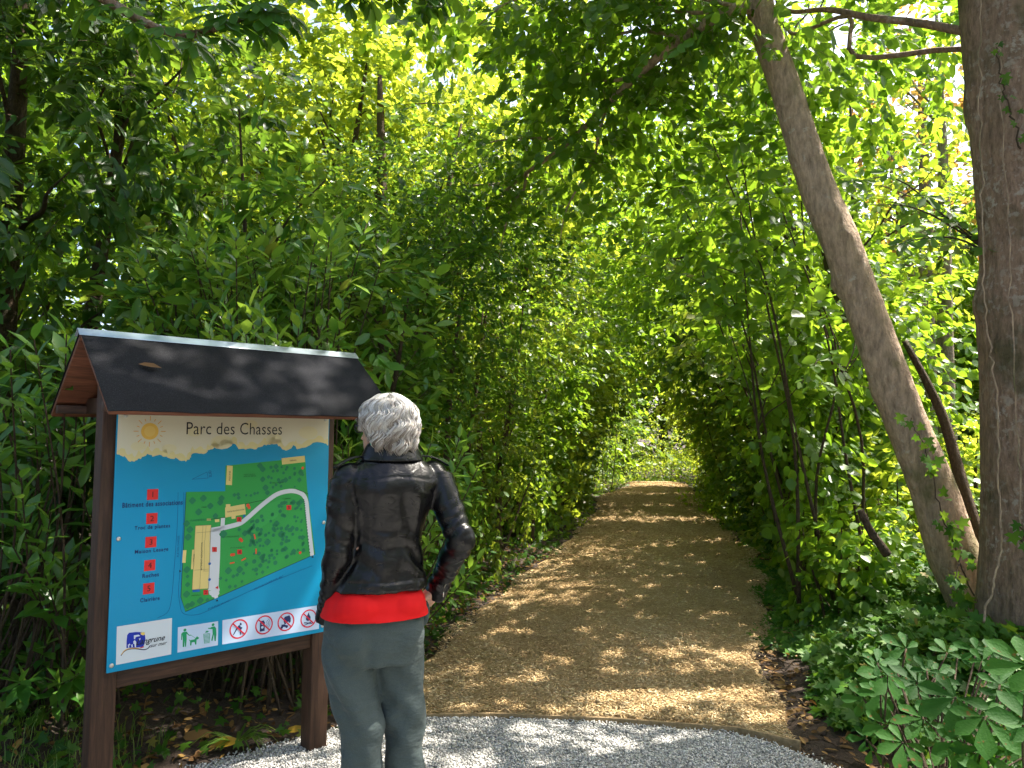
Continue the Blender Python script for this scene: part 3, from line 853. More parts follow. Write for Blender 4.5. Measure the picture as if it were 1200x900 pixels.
rd += ribbon(curve, .020)
flat('map_road', rd, WHT, 3)
ln = ribbon(c4([(182, 394), (282, 380)]), .002)+ribbon(c4([(388, 312), (496, 290)]), .002)+ribbon(c4([(660, 235), (728, 262)]), .002)
ln += ribbon(c4([(430, 790/1.0), (430.5, 790)]), .001)
flat('map_fence_lines', ln, INK, 4)
# trees drawn on the map
rt = random.Random(9)
known = [(110, 293, 15), (168, 281, 15), (142, 352, 15), (204, 321, 14), (264, 282, 14), (257, 303, 14), (230, 374, 13), (78, 412, 14), (94, 443, 15), (84, 482, 15), (74, 652, 15), (77, 687, 8), (76, 730, 11), (70, 780, 15), (142, 815, 15), (98, 832, 13), (75, 842, 13), (180, 812, 9), (470, 113, 14), (485, 132, 14), (556, 118, 13), (540, 142, 8), (484, 184, 13), (515, 172, 9), (498, 228, 15), (508, 254, 12), (606, 188, 13), (575, 200, 9), (655, 153, 8), (688, 150, 14), (680, 188, 12), (615, 122, 8), (332, 265, 9), (352, 262, 9), (355, 280, 9), (395, 267, 6), (420, 268, 7), (440, 258, 8), (456, 255, 7), (270, 468, 18), (385, 465, 14), (405, 455, 12), (355, 445, 9), (294, 660, 16), (354, 655, 16), (320, 690, 9), (341, 682, 9), (374, 675, 8), (390, 628, 10), (300, 745, 9), (330, 742, 8), (366, 718, 7), (252, 700, 8), (282, 710, 7), (505, 512, 16), (475, 592, 14), (555, 416, 15), (580, 472, 17), (640, 440, 12), (600, 548, 13), (645, 562, 13), (694, 490, 12), (685, 303, 14), (646, 305, 13), (465, 635, 11), (505, 645, 7), (477, 670, 9), (446, 680, 7), (425, 655, 6)]
tr = []
for x, y, r in known:
    c = c4([(x, y)])[0]; s_ = r/4.5/255*1.03
    P = disc(c, s_, 16); P = c+(P-c)*(1+.12*np.cos(8*np.arange(16)*2*PI/16*.5))[:, None]; tr.append(P)
lawnpoly = [tuple(p) for p in lawn]
rcurve = np.vstack([curve, road])
cnt = 0
while cnt < 105:
    x, y = rt.uniform(400, 745), rt.uniform(300, 680)
    c = c4([(x, y)])[0]
    if not inpoly(np.array([c[0]]), np.array([c[1]]), lawnpoly)[0]: continue
    if y > 680-(x-400)*.3 or (x-400)*.62+(y-300) < 110: continue
    if np.min(np.hypot(*(rcurve-c).T)) < .02: continue
    if math.hypot(x-622, y-332) < 22: continue
    cnt += 1; tr.append(disc(c, rt.uniform(.0055, .0105), 9))
for k in range(18):
    x, y = rt.uniform(520, 710), rt.uniform(120, 230); c = c4([(x, y)])[0]; tr.append(disc(c, rt.uniform(.005, .009), 9))
for k in range(22):
    t = k/21; c = curve[int(len(curve)*.72)+int(t*(len(curve)*.27))]; tr.append(disc(c+[-.0115, 0], .004, 7))
flat('map_tree_marks', tr, TREEG, 4)
rs = [[(x-s_/2, y-s_/2), (x+s_/2, y-s_/2), (x+s_/2, y+s_/2), (x-s_/2, y+s_/2)] for x, y, s_ in ((355, 392, 25), (222, 548, 25), (355, 562, 25), (172, 772, 26), (622, 332, 25))]
flat('map_number_marks', [c4(q) for q in rs], (.62, .03, .03), 5)
lettering('map_number_lettering', [((str(n_), c4([p])[0]), dict(height=.014)) for n_, p in ((3, (355, 392)), (1, (222, 548)), (4, (355, 562)), (2, (172, 772)), (5, (622, 332)))], INK, 6)
rr = [disc(c4([p])[0], r, 10) for p, r in (((403, 320), .008), ((409, 331), .007), ((698, 126), .007), ((360, 497), .008), ((367, 503), .007), ((313, 577), .007), ((323, 576), .007), ((680, 570), .007))]
for a, b_ in (((434, 470), (440, 496)), ((443, 546), (443, 574)), ((302, 622), (327, 617)), ((364, 608), (388, 595))): rr += ribbon(c4([a, b_]), .006)
flat('map_red_marks', rr, (.70, .09, .04), 5)
flat('map_blue_marks', [disc(c4([p])[0], .006, 8) for p in ((382, 375), (193, 705), (195, 622))]+[c4([(102, 758), (140, 756), (140, 768), (102, 770)])], (.01, .13, .45), 5)
flat('map_arrows', [c4(q) for q in ([(224, 820), (238, 820), (231, 808)], [(741, 598), (754, 596), (747, 586)], [(34, 652), (34, 666), (45, 659)])], INK, 5)
flat('map_red_arrow', [c4([(222, 748), (238, 738), (237, 756)])], (.62, .03, .03), 6)
ln = []
NAVY = (.005, .09, .26)
for pl_ in ([(66, 250), (60, 420), (38, 660), (28, 760), (34, 830), (50, 880), (110, 890), (180, 870), (430, 760), (745, 640)], [(36, 250), (28, 420), (8, 640), (-8, 790), (-30, 870), (-90, 905)]):
    ln += ribbon(cm(c4(pl_), 6), .0016)
for a, b_ in (((110, 183), (190, 145)), ((190, 145), (195, 177)), ((195, 177), (110, 183))): ln += ribbon(c4([a, b_]), .0016)
flat('street_lines', ln, NAVY, 2)
def tt(s, a, b_, h, **k):
    p, q = c4([a, b_]); d = q-p
    return ((s, (p+q)/2), dict(width=float(np.hypot(*d)), height=h, ang=math.atan2(d[1], d[0]), **k))
lettering('map_lettering', [tt('RUE DES CHASSES', (28, 585), (34, 475), .008), tt('ROUTE DE COURSEULLES - RD 7', (430, 760), (588, 692), .009, bold=.01),
    tt('PARKING', (184, 860), (296, 818), .006), tt('SUD', (208, 172), (204, 138), .012, bold=.01)], NAVY, 3)
lettering('map_room_lettering', [tt('BATIMENT ASSOCIATIONS', (150, 655), (156, 510), .007), tt('MAISON DES ASSOCIATIONS', (292, 353), (384, 340), .006), tt('PISCINE', (308, 190), (310, 140), .007),
    tt('TERRAIN', (628, 88), (664, 85), .007), tt('ATELIER', (110, 610), (114, 570), .005)], INK, 5)
lettering('map_note_lettering', [tt('PARC DE JEUX', (384, 160), (444, 158), .006), tt('AIRE DE REPOS', (382, 168), (448, 167), .006), tt('PARC PAYSAGER', (535, 203), (596, 200), .006),
    tt('ALLEE DES JARDINS', (288, 482), (352, 480), .006), tt('CLAIRIERE', (588, 286), (632, 284), .006), tt('JEUX ENFANTS', (305, 541), (382, 538), .006), tt('PRE', (158, 328), (184, 327), .006), tt('HAMEAU', (96, 788), (142, 785), .006)], (.01, .07, .03), 6)
lettering('map_green_lettering', [tt('PLANTATIONS', (98, 396), (180, 393), .009, bold=.02)], TREEG, 6)
# notices at the foot
PALE = (.50, .62, .80); LG = (.60, .66, .72)
logo_box = flat('logo_plate', [c1([(64, 708), (240, 684), (235, 800), (58, 830)])], LG, 2)
flat('notice_plate_a', [c1([(258, 714), (388, 697), (386, 774), (255, 795)])], PALE, 2)
flat('notice_plate_b', [c1([(402, 694), (719, 651), (717, 728), (400, 772)])], PALE, 2)
def z7(pts): return uv([(120+x/8.571, 700+y/8.571) for x, y in pts])
def z2(pts): return uv([(120+x/4.2857, 700+y/4.2857) for x, y in pts])
flat('logo_blue_square', [z7([(205, 470), (208, 400), (216, 340), (235, 318), (300, 312), (360, 314), (392, 330), (397, 380), (388, 430), (372, 462), (300, 468)])], (.01, .03, .38), 3, logo_box)
flat('logo_yellow_corner', [z7([(350, 318), (390, 314), (393, 338), (375, 346), (352, 338)])], (.75, .55, .12), 4, logo_box)
w = []
w.append(z7([(222, 466), (220, 440), (238, 425), (246, 440), (232, 445), (234, 466)])); w.append(z7([(275, 405), (290, 392), (304, 410), (300, 466), (288, 462), (286, 430), (276, 430)]))
w.append(z7([(282, 345), (330, 338), (345, 352), (300, 362), (292, 385), (282, 380)])); w.append(z7([(330, 380), (348, 372), (344, 392), (328, 396)])); w.append(z7([(255, 440), (266, 432), (268, 462), (256, 464)]))
flat('logo_white_shapes', w, (.62, .68, .78), 4, logo_box)
flat('logo_swoosh', ribbon(cm(z7([(148, 545), (175, 510), (215, 486), (270, 478), (320, 482), (380, 490), (420, 478), (445, 448)]), 5), .0038), (.04, .04, .09), 4, logo_box)
flat('logo_orange_swoosh', ribbon(cm(z7([(152, 535), (180, 500), (222, 478), (280, 472), (330, 476)]), 5), .0028), (.70, .42, .08), 5, logo_box)
flat('logo_red_mark', [z7([(335, 470), (375, 455), (382, 465), (345, 476)])], (.6, .05, .05), 5, logo_box)
a, b_ = z7([(300, 425), (594, 378)]); d = b_-a
lettering('logo_lettering', [(('Langrune', (a+b_)/2), dict(width=float(np.hypot(*d)), height=.030, ang=math.atan2(d[1], d[0]), shear=.45, bold=.012)),
                             (('sur mer', z7([(528, 443)])[0]), dict(width=.066, height=.010, ang=.02, shear=.45, bold=.006))], INK, 6, logo_box)
PG = (.01, .30, .12)
def man(cx, y0, s, arm=None):
    q = [disc(z7([(cx, y0)])[0], .0068, 12)]
    return q
pgp = [disc(z7([(796, 302)])[0], .0062, 12), z7([(775, 322), (815, 318), (828, 340), (830, 345), (818, 345), (812, 338), (812, 395), (804, 470), (794, 470), (791, 410), (786, 472), (770, 472), (772, 400), (768, 345), (764, 400), (755, 402), (758, 340)])]
pgp += ribbon(z7([(815, 335), (838, 356), (858, 354)]), .0035)+ribbon(z7([(858, 356), (905, 388)]), .0012)
pgp += [z7([(836, 395), (845, 406), (890, 398), (908, 378), (916, 366), (938, 384), (928, 396), (912, 400), (908, 450), (898, 452), (890, 424), (862, 428), (858, 458), (845, 458), (846, 420), (835, 402)])]
flat('dog_on_lead_pictogram', pgp, PG, 3)
pgp = [disc(z7([(1082, 254)])[0], .0062, 12), z7([(1058, 278), (1096, 270), (1112, 290), (1114, 350), (1105, 420), (1094, 418), (1088, 350), (1072, 418), (1060, 412), (1076, 345), (1074, 298), (1030, 294), (1030, 285), (1060, 284)])]
pgp += [z7([(998, 332), (1015, 312), (1040, 318), (1022, 332)])]
for y_ in np.linspace(348, 438, 8): pgp += ribbon(z7([(982+(y_-348)*.06, y_), (1050-(y_-348)*.12, y_-6)]), .0022)
for x_ in (984, 1048): pgp += ribbon(z7([(x_, 346), (x_+(6 if x_ < 1000 else -10), 440)]), .0018)
flat('litter_bin_pictogram', pgp, PG, 3)
cs = [(671, 151), (801, 133), (914, 119), (1031, 105)]
ringp, slash = [], []
for x, y in cs:
    c = z2([(x, y)])[0]
    ringp += ribbon(disc(c, .0385, 36), .0062, True)
    slash += ribbon([(c[0]-.027, c[1]+.027), (c[0]+.027, c[1]-.027)], .006)
flat('prohibition_ring', ringp, (.60, .02, .05), 3)
DK = (.02, .03, .12)
g0 = z2([cs[0]])[0]
def rel(c, pts): return [np.array([(c[0]+x*.0033, c[1]+y*.0033) for x, y in q]) for q in pts]
flat('ball_player_pictogram', rel(g0, [[(1.5, 8), (3.5, 7), (4, 5), (2.5, 4), (1, 5.5)], [(1, 5), (3, 2), (1, -1), (-2, 0), (-6, -6), (-8, -7), (-7, -5), (-3, 2), (0, 5)], [(2.5, 2), (4, -3), (3, -8), (1.8, -8), (2, -3), (0, 0)], [(5, -5), (7, -5), (7, -7), (5, -7)]])+[disc((g0[0]+.012, g0[1]+.002), .004, 10)], DK, 4)
g1 = z2([cs[1]])[0]
flat('radio_pictogram', rel(g1, [[(-5, 6), (0, 6), (0, 4), (-5, 4)], [(-6, 4), (1, 4), (1, -8), (-6, -8)]]), DK, 4)
flat('radio_speaker_pictogram', [disc((g1[0]-.008, g1[1]-.009), .006, 12), disc((g1[0]-.008, g1[1]+.006), .004, 12)], PALE, 5)
arcs = []
for r_ in (.012, .019, .026): arcs += ribbon([(g1[0]+.002+r_*math.cos(t), g1[1]+.004+r_*math.sin(t)) for t in np.linspace(-.9, .9, 8)], .0018)
flat('radio_waves_pictogram', arcs, DK, 4)
g2 = z2([cs[2]])[0]
flat('vehicle_pictogram', rel(g2, [[(-2, 7), (5, 8), (7, 4), (7, 0), (-3, -1), (-4, 3)], [(-3, -1), (-2, -3), (0, -3), (0, -1)], [(4, 0), (4.5, -2), (6.5, -2), (7, 0)], [(-7, -3), (-2, -3), (2, -6), (0, -7), (-6, -6)]])+[disc((g2[0]-.02, g2[1]-.022), .0065, 12), disc((g2[0]+.004, g2[1]-.022), .0065, 12)], DK, 4)
g3 = z2([cs[3]])[0]
flat('camp_fire_pictogram', rel(g3, [[(0, 9), (1, 5), (3, 2), (3, -1), (1, -3), (-2, -3), (-4, -1), (-4, 2), (-2, 5), (-1, 7)], [(-7, -4), (6, -7), (6, -8.3), (-7, -5.4)], [(-7, -8.3), (6, -4), (6, -5.4), (-7, -9)]]), DK, 4)
flat('prohibition_slash', slash, (.60, .02, .05), 6)
for nm, (g, mats, fm) in PR.items():
    nm = nm.split('#')[0]; me = g.mesh(nm); o = bpy.data.objects.new(nm, me); o.parent = panel; col.objects.link(o)
    for mt in mats: me.materials.append(mt)
    me.polygons.foreach_set('material_index', np.array(fm, np.int32))
SC = plain('screw_metal', (.55, .55, .52), .35, .5, metal=.8)
for x, y in ((76, 432), (736, 386), (108, 50), (745, 60), (44, 832), (729, 718)):
    c = c1([(x, y)])[0]; g = Geo()
    P = [(c[0], SURF-.0045, PZ+c[1]), (c[0], SURF-.003, PZ+c[1]), (c[0], SURF, PZ+c[1])]
    g.add(*tube_vf(P, [.006, .0085, .009], 14)); g.build('screw', SC, panel, smooth=False)
# a leaf lies on the front roof slope
g = Geo(); leaves_geo(g, np.array([[.02, yc-.18, ZR-.145+.028]]), np.array([[.9, -.35, -.1]]), np.array([[0, -.6, .8]]), np.array([.085]), np.array([.03]), 'long', np.array([.2]))
g.v = [g.v[0] @ np.array(Matrix.Rotation(TH, 3, 'Z')).T+np.array([LS[0], LS[1], 0])]
g.build('fallen_leaf', M['deadleaf'], label='single dark leaf lying on the black roof of the board', cat='leaf')
# ------------------------------------------------------------------ the person (local frame = view frame, feet at z 0)
PX, PY = -.425, 2.66
person = empty('person', (PX, PY, .02), label='person seen from behind in black leather jacket, red top and grey trousers, hands in pockets', cat='person')
FA = R(29)                       # body turned to the left
HA = R(60)
def rot2(x, y, a): return x*math.cos(a)-y*math.sin(a), x*math.sin(a)+y*math.cos(a)
def loft(rows, a=FA, seg=28, p=2.3):
    """rows: z, halfwidth, halfdepth, cx, cy (cx,cy in view frame)  -> closed mesh"""
    rows = crom(np.array(rows, float), 4); V = []
    for z, hw, hd, cx_, cy_ in rows:
        for k in range(seg):
            t = 2*PI*k/seg; c, s = math.cos(t), math.sin(t)
            x = hw*np.sign(c)*abs(c)**(2/p); y = hd*np.sign(s)*abs(s)**(2/p)
            x, y = rot2(x, y, a); V.append((x+cx_, y+cy_, z))
    n = len(rows); i = np.arange(n-1)[:, None]*seg; j = np.arange(seg)[None]; k = (j+1) % seg
    F = np.stack([i+j, i+k, i+seg+k, i+seg+j], -1).reshape(-1, 4)
    if rows[0][0] > rows[-1][0]: F = F[:, ::-1]
    return np.array(V), [F, np.arange(seg)[::-1] if rows[0][0] < rows[-1][0] else np.arange(seg), (np.arange(seg)+(n-1)*seg) if rows[0][0] < rows[-1][0] else (np.arange(seg)+(n-1)*seg)[::-1]]
def blob(c, r, a=0, seg=20):
    V = []; 
    for i in range(1, seg):
        th = PI*i/seg
        for k in range(seg):
            t = 2*PI*k/seg; x, y = rot2(r[0]*math.sin(th)*math.cos(t), r[1]*math.sin(th)*math.sin(t), a); V.append((c[0]+x, c[1]+y, c[2]+r[2]*math.cos(th)))
    n = seg-1; i = np.arange(n-1)[:, None]*seg; j = np.arange(seg)[None]; k = (j+1) % seg
    F = np.stack([i+j, i+seg+j, i+seg+k, i+k], -1).reshape(-1, 4)
    V += [(c[0], c[1], c[2]+r[2]), (c[0], c[1], c[2]-r[2])]; t_, b_ = len(V)-2, len(V)-1
    F1 = np.array([[t_, q, (q+1) % seg] for q in range(seg)]); F2 = np.array([[b_, (n-1)*seg+(q+1) % seg, (n-1)*seg+q] for q in range(seg)])
    return np.array(V), [F, F1, F2]
def fused(geo, voxel, smooth=2, disp=None):
    me0 = geo.mesh('tmp'); o = bpy.data.objects.new('tmp', me0); col.objects.link(o)
    md = o.modifiers.new('r', 'REMESH'); md.mode = 'VOXEL'; md.voxel_size = voxel
    sm = o.modifiers.new('s', 'SMOOTH'); sm.factor = .6; sm.iterations = smooth
    bpy.context.view_layer.update()
    me = bpy.data.meshes.new_from_object(o.evaluated_get(bpy.context.evaluated_depsgraph_get()))
    bpy.data.objects.remove(o); bpy.data.meshes.remove(me0)
    if disp:
        n = len(me.vertices); co = np.zeros(n*3, np.float32); me.vertices.foreach_get('co', co); co = co.reshape(-1, 3)
        nn = np.array([v.normal[:] for v in me.vertices])
        d = np.array([disp(*c) for c in co])
        me.vertices.foreach_set('co', (co+nn*d[:, None]).astype(np.float32).ravel()); me.update()
    me.polygons.foreach_set('use_smooth', np.ones(len(me.polygons), bool))
    return me
def fn(p): return noise.noise(Vector(p))

skin = plain('skin', (.52, .30, .21), .5, .4, bump=.2, bscale=90, vary=.06)
bsub = skin.node_tree.nodes['Principled BSDF']; bsub.inputs['Subsurface Weight'].default_value = .15; bsub.inputs['Subsurface Radius'].default_value = (.01, .004, .002)
# joints (view frame)
SHL, ELL, WRL, HAL = (-.124, -.075, 1.322), (-.142, -.105, 1.09), (-.188, -.015, .875), (-.165, .055, .81)
SHR, ELR, WRR, HAR = (.160, .075, 1.325), (.252, .015, 1.115), (.165, .155, .925), (.105, .175, .86)
HCX, HCY, HCZ = -.004, -.005, 1.488           # head centre
HIPX = -.035
def arm_geo(g, pts, rad, sides=20):
    P = crom(np.array(pts, float), 8); g.add(*tube_vf(P[:, :3], P[:, 3], sides))
g = Geo()
g.add(*loft([(.80, .11, .07, HIPX, .01), (.90, .160, .11, HIPX, .01), (1.02, .125, .09, -.02, .0), (1.12, .122, .09, -.01, .0), (1.25, .145, .10, .005, .0), (1.34, .14, .085, .01, .0), (1.39, .06, .055, .01, .01), (1.42, .05, .05, .01, .01)]))
g.add(*loft([(1.36, .056, .056, .008, .008), (1.42, .05, .052, .01, .005), (1.47, .052, .055, .012, .0)], HA))
g.add(*blob((HCX, HCY, HCZ+.012), (.072, .092, .098), HA))
fx, fy = -math.sin(HA), math.cos(HA)        # where the face looks
rx, ry = math.cos(HA), math.sin(HA)
def hd(f, s, u): return (HCX+fx*f+rx*s, HCY+fy*f+ry*s, HCZ+u)
g.add(*blob(hd(.030, 0, -.040), (.052, .062, .066), HA))
g.add(*blob(hd(.062, 0, -.082), (.022, .02, .018), HA, 10))
g.add(*tube_vf([hd(.082, 0, .012), hd(.094, 0, -.012), hd(.104, 0, -.028), hd(.088, 0, -.036)], [.007, .009, .012, .009], 10))
g.add(*blob(hd(.086, 0, -.056), (.022, .010, .006), HA, 10)); g.add(*blob(hd(.085, 0, -.066), (.019, .010, .006), HA, 10))
g.add(*blob(hd(.078, 0, .028), (.045, .014, .012), HA, 10))
for s in (-1, 1):
    g.add(*blob(hd(-.002, s*.072, -.010), (.007, .018, .030), HA+.2*s, 10))
for S, E, W, H in ((SHL, ELL, WRL, HAL), (SHR, ELR, WRR, HAR)):
    arm_geo(g, [(*S, .045), (*[(a+b)/2 for a, b in zip(S, E)], .042), (*E, .035), (*[(a*.6+b*.4) for a, b in zip(E, W)], .034), (*W, .024)], None)
    Wv, Hv = np.array(W), np.array(H); d = unit(Hv-Wv); sd_ = unit(np.cross(d, [0, 0, 1.])); 
    g.add(*tube_vf(np.array([Wv, Wv+d*.03, Wv+d*.075]), [.024, .030, .030], 12))
    for k in range(4):
        off = sd_*(k-1.5)*.0165; L_ = (.062, .074, .07, .055)[k]
        a0 = Wv+d*.07+off; pts = [a0, a0+d*L_*.45+np.array([0, 0, -.004]), a0+d*L_*.8+np.array([0, 0, -.018]), a0+d*L_+np.array([0, 0, -.03])]
        g.add(*tube_vf(np.array(pts), [.0085, .008, .0075, .006], 8))
    b0 = Wv+d*.02-sd_*.02; g.add(*tube_vf(np.array([b0, b0-sd_*.022+d*.022, b0-sd_*.03+d*.05, b0-sd_*.026+d*.07]), [.012, .0105, .009, .007], 8))
for s in (-1, 1):
    hx, hy = rot2(s*.085, 0, FA)
    lx = .058 if s < 0 else .024
    g.add(*tube_vf(np.array([(HIPX+hx*.9, hy, .84), (HIPX+hx, hy, .64), (HIPX+hx+lx*.95, hy, .46), (HIPX+hx+lx, hy, .25), (HIPX+hx+lx, hy, .06)]), [.06, .058, .048, .042, .032], 16))
    ft = np.array(rot2(0, .14, FA+s*-.12)); g.add(*tube_vf(np.array([(HIPX+hx+lx-ft[0]*.3, hy-ft[1]*.3, .035), (HIPX+hx+lx+ft[0]*.4, hy+ft[1]*.4, .04), (HIPX+hx+lx+ft[0], hy+ft[1], .025)]), [.028, .034, .024], 12))
body = link('body', fused(g, .0055, 1), skin, person)

# trousers
trm, nt, b = newmat('grey_green_trouser_cloth')
tc = N(nt, 'ShaderNodeTexCoord'); wv = N(nt, 'ShaderNodeTexNoise'); wv.inputs['Scale'].default_value = 500; wv.inputs['Detail'].default_value = 2
n2 = N(nt, 'ShaderNodeTexNoise'); n2.inputs['Scale'].default_value = 9; n2.inputs['Detail'].default_value = 3
mp = N(nt, 'ShaderNodeMapping'); mp.inputs['Rotation'].default_value = (.3, .5, .2); mp.inputs['Scale'].default_value = (1, 1, 2.2)
nt.links.new(tc.outputs['Object'], wv.inputs['Vector']); nt.links.new(tc.outputs['Object'], mp.inputs[0]); nt.links.new(mp.outputs[0], n2.inputs['Vector'])
r = ramp(nt, wv.outputs[0], [(.3, (.036, .050, .051)), (.7, (.060, .081, .081))]); nt.links.new(r.outputs[0], b.inputs['Base Color'])
b.inputs['Roughness'].default_value = .8; b.inputs['Sheen Weight'].default_value = .05; b.inputs['Specular IOR Level'].default_value = .25
bp = N(nt, 'ShaderNodeBump'); bp.inputs['Strength'].default_value = .7; bp.inputs['Distance'].default_value = .03
nt.links.new(n2.outputs[0], bp.inputs['Height'])
bp2 = N(nt, 'ShaderNodeBump'); bp2.inputs['Strength'].default_value = .25; bp2.inputs['Distance'].default_value = .001
nt.links.new(wv.outputs[0], bp2.inputs['Height']); nt.links.new(bp.outputs[0], bp2.inputs['Normal']); nt.links.new(bp2.outputs[0], b.inputs['Normal'])
g = Geo()
g.add(*loft([(.96, .120, .085, HIPX+.01, .0), (.92, .146, .105, HIPX+.005, .0), (.86, .168, .122, HIPX, .0), (.78, .170, .122, HIPX+.0, .0), (.71, .170, .115, HIPX, .005)]))
for s in (-1, 1):
    hx, hy = rot2(s*.092, 0, FA)
    cx0 = HIPX+hx
    # seat
    bx, by = rot2(s*.078, -.045, FA)
    g.add(*blob((HIPX+bx, by, .80), (.082, .080, .098), FA))
    top = (cx0, hy)
    dx = .058 if s < 0 else .024
    P = crom(np.array([(cx0-.006*s, hy, .80, .086), (cx0-.006*s, hy, .70, .090), (cx0+dx*.55, hy+.002, .58, .078), (cx0+dx*.95, hy, .46, .069), (cx0+dx, hy-.004, .34, .067), (cx0+dx, hy, .20, .066), (cx0+dx, hy, .065, .068)]), 8)
    g.add(*tube_vf(P[:, :3], P[:, 3], 26))
# hands bulge in the pockets
g.add(*blob((HAL[0]+.0, HAL[1], HAL[2]-.02), (.030, .05, .065), FA)); g.add(*blob((HAR[0], HAR[1]-.02, HAR[2]-.02), (.03, .045, .06), FA))
def dtr(x, y, z):
    d = 0
    cl = math.exp(-((x-(HIPX+.01))/.018)**2)*min(1, max(0, (.86-z)/.1))*(y < 0)
    d -= .008*cl*(z > .70)
    # folds fanning under the seat and down the legs
    legx = x-HIPX
    k = max(0, min(1, (.80-z)/.1))
    d += .014*k*fn((x*9+z*3.0, y*7, z*9.0-abs(legx)*14))
    d += .006*max(0, min(1, (.74-z)/.05))*math.sin(z*46+legx*55+3*fn((x*6, y*6, z*4)))*math.exp(-((z-.60)/.16)**2)*.8
    d += .003*fn((x*22, y*22, z*14+7))
    return d
link('trousers', fused(g, .006, 12, dtr), trm, person)
# red top
redm = plain('red_knit', (.62, .006, .008), .75, .2, bump=.3, bscale=600)
g = Geo()
g.add(*loft([(1.05, .115, .085, -.022, .0), (.98, .132, .098, HIPX+.004, .0), (.92, .166, .122, HIPX, .0), (.89, .174, .129, HIPX, .0), (.868, .181, .134, HIPX, -.002), (.858, .182, .134, HIPX, -.002)]))
for s in (-1, 1):
    bx, by = rot2(s*.070, -.05, FA); g.add(*blob((HIPX+bx, by, .90), (.090, .082, .062), FA))
def dred(x, y, z): return .004*fn((x*10, y*10, z*38))+.002*math.sin(z*120+x*30)*fn((x*9, y*9, 3))
gm = fused(g, .0055, 2, dred)
# trim the hem straight with a gentle dip at the middle of the back
import bmesh
bm = bmesh.new(); bm.from_mesh(gm)
bmesh.ops.bisect_plane(bm, geom=bm.verts[:]+bm.edges[:]+bm.faces[:], plane_co=(0, 0, .866), plane_no=(-.02, 0, -1), clear_outer=True)
bm.to_mesh(gm); bm.free()
redo = link('top', gm, redm, person)
sf = redo.modifiers.new('thick', 'SOLIDIFY'); sf.thickness = .003; sf.offset = 1

# leather jacket
lea, nt, b = newmat('black_leather')
b.inputs['Base Color'].default_value = (.003, .003, .004, 1); b.inputs['Roughness'].default_value = .34; b.inputs['Specular IOR Level'].default_value = .32
tc = N(nt, 'ShaderNodeTexCoord'); nz = N(nt, 'ShaderNodeTexNoise'); nz.inputs['Scale'].default_value = 16; nz.inputs['Detail'].default_value = 5; nz.inputs['Distortion'].default_value = 1.2
mp = N(nt, 'ShaderNodeMapping'); mp.inputs['Scale'].default_value = (1, 1, 1.7); mp.inputs['Rotation'].default_value = (.2, .35, 0)
v2 = N(nt, 'ShaderNodeTexVoronoi'); v2.inputs['Scale'].default_value = 380
nt.links.new(tc.outputs['Object'], mp.inputs[0]); nt.links.new(mp.outputs[0], nz.inputs['Vector']); nt.links.new(tc.outputs['Object'], v2.inputs['Vector'])
bp = N(nt, 'ShaderNodeBump'); bp.inputs['Strength'].default_value = .45; bp.inputs['Distance'].default_value = .008; nt.links.new(nz.outputs[0], bp.inputs['Height'])
bp2 = N(nt, 'ShaderNodeBump'); bp2.inputs['Strength'].default_value = .2; bp2.inputs['Distance'].default_value = .0006; nt.links.new(v2.outputs['Distance'], bp2.inputs['Height']); nt.links.new(bp.outputs[0], bp2.inputs['Normal'])
nt.links.new(bp2.outputs[0], b.inputs['Normal'])
r = ramp(nt, nz.outputs[0], [(.3, (.24, .24, .24)), (.7, (.38, .38, .38))]); nt.links.new(r.outputs[0], b.inputs['Roughness'])
g = Geo()
g.add(*loft([(.955, .162, .122, HIPX+.010, .0), (1.0, .150, .114, -.018, .0), (1.06, .128, .102, -.008, .0), (1.13, .128, .100, -.004, .0), (1.22, .150, .110, .0, .0), (1.30, .172, .118, .006, .0), (1.345, .160, .105, .008, .002), (1.385, .112, .085, .010, .006), (1.41, .070, .068, .010, .008), (1.418, .055, .055, .01, .01)]))
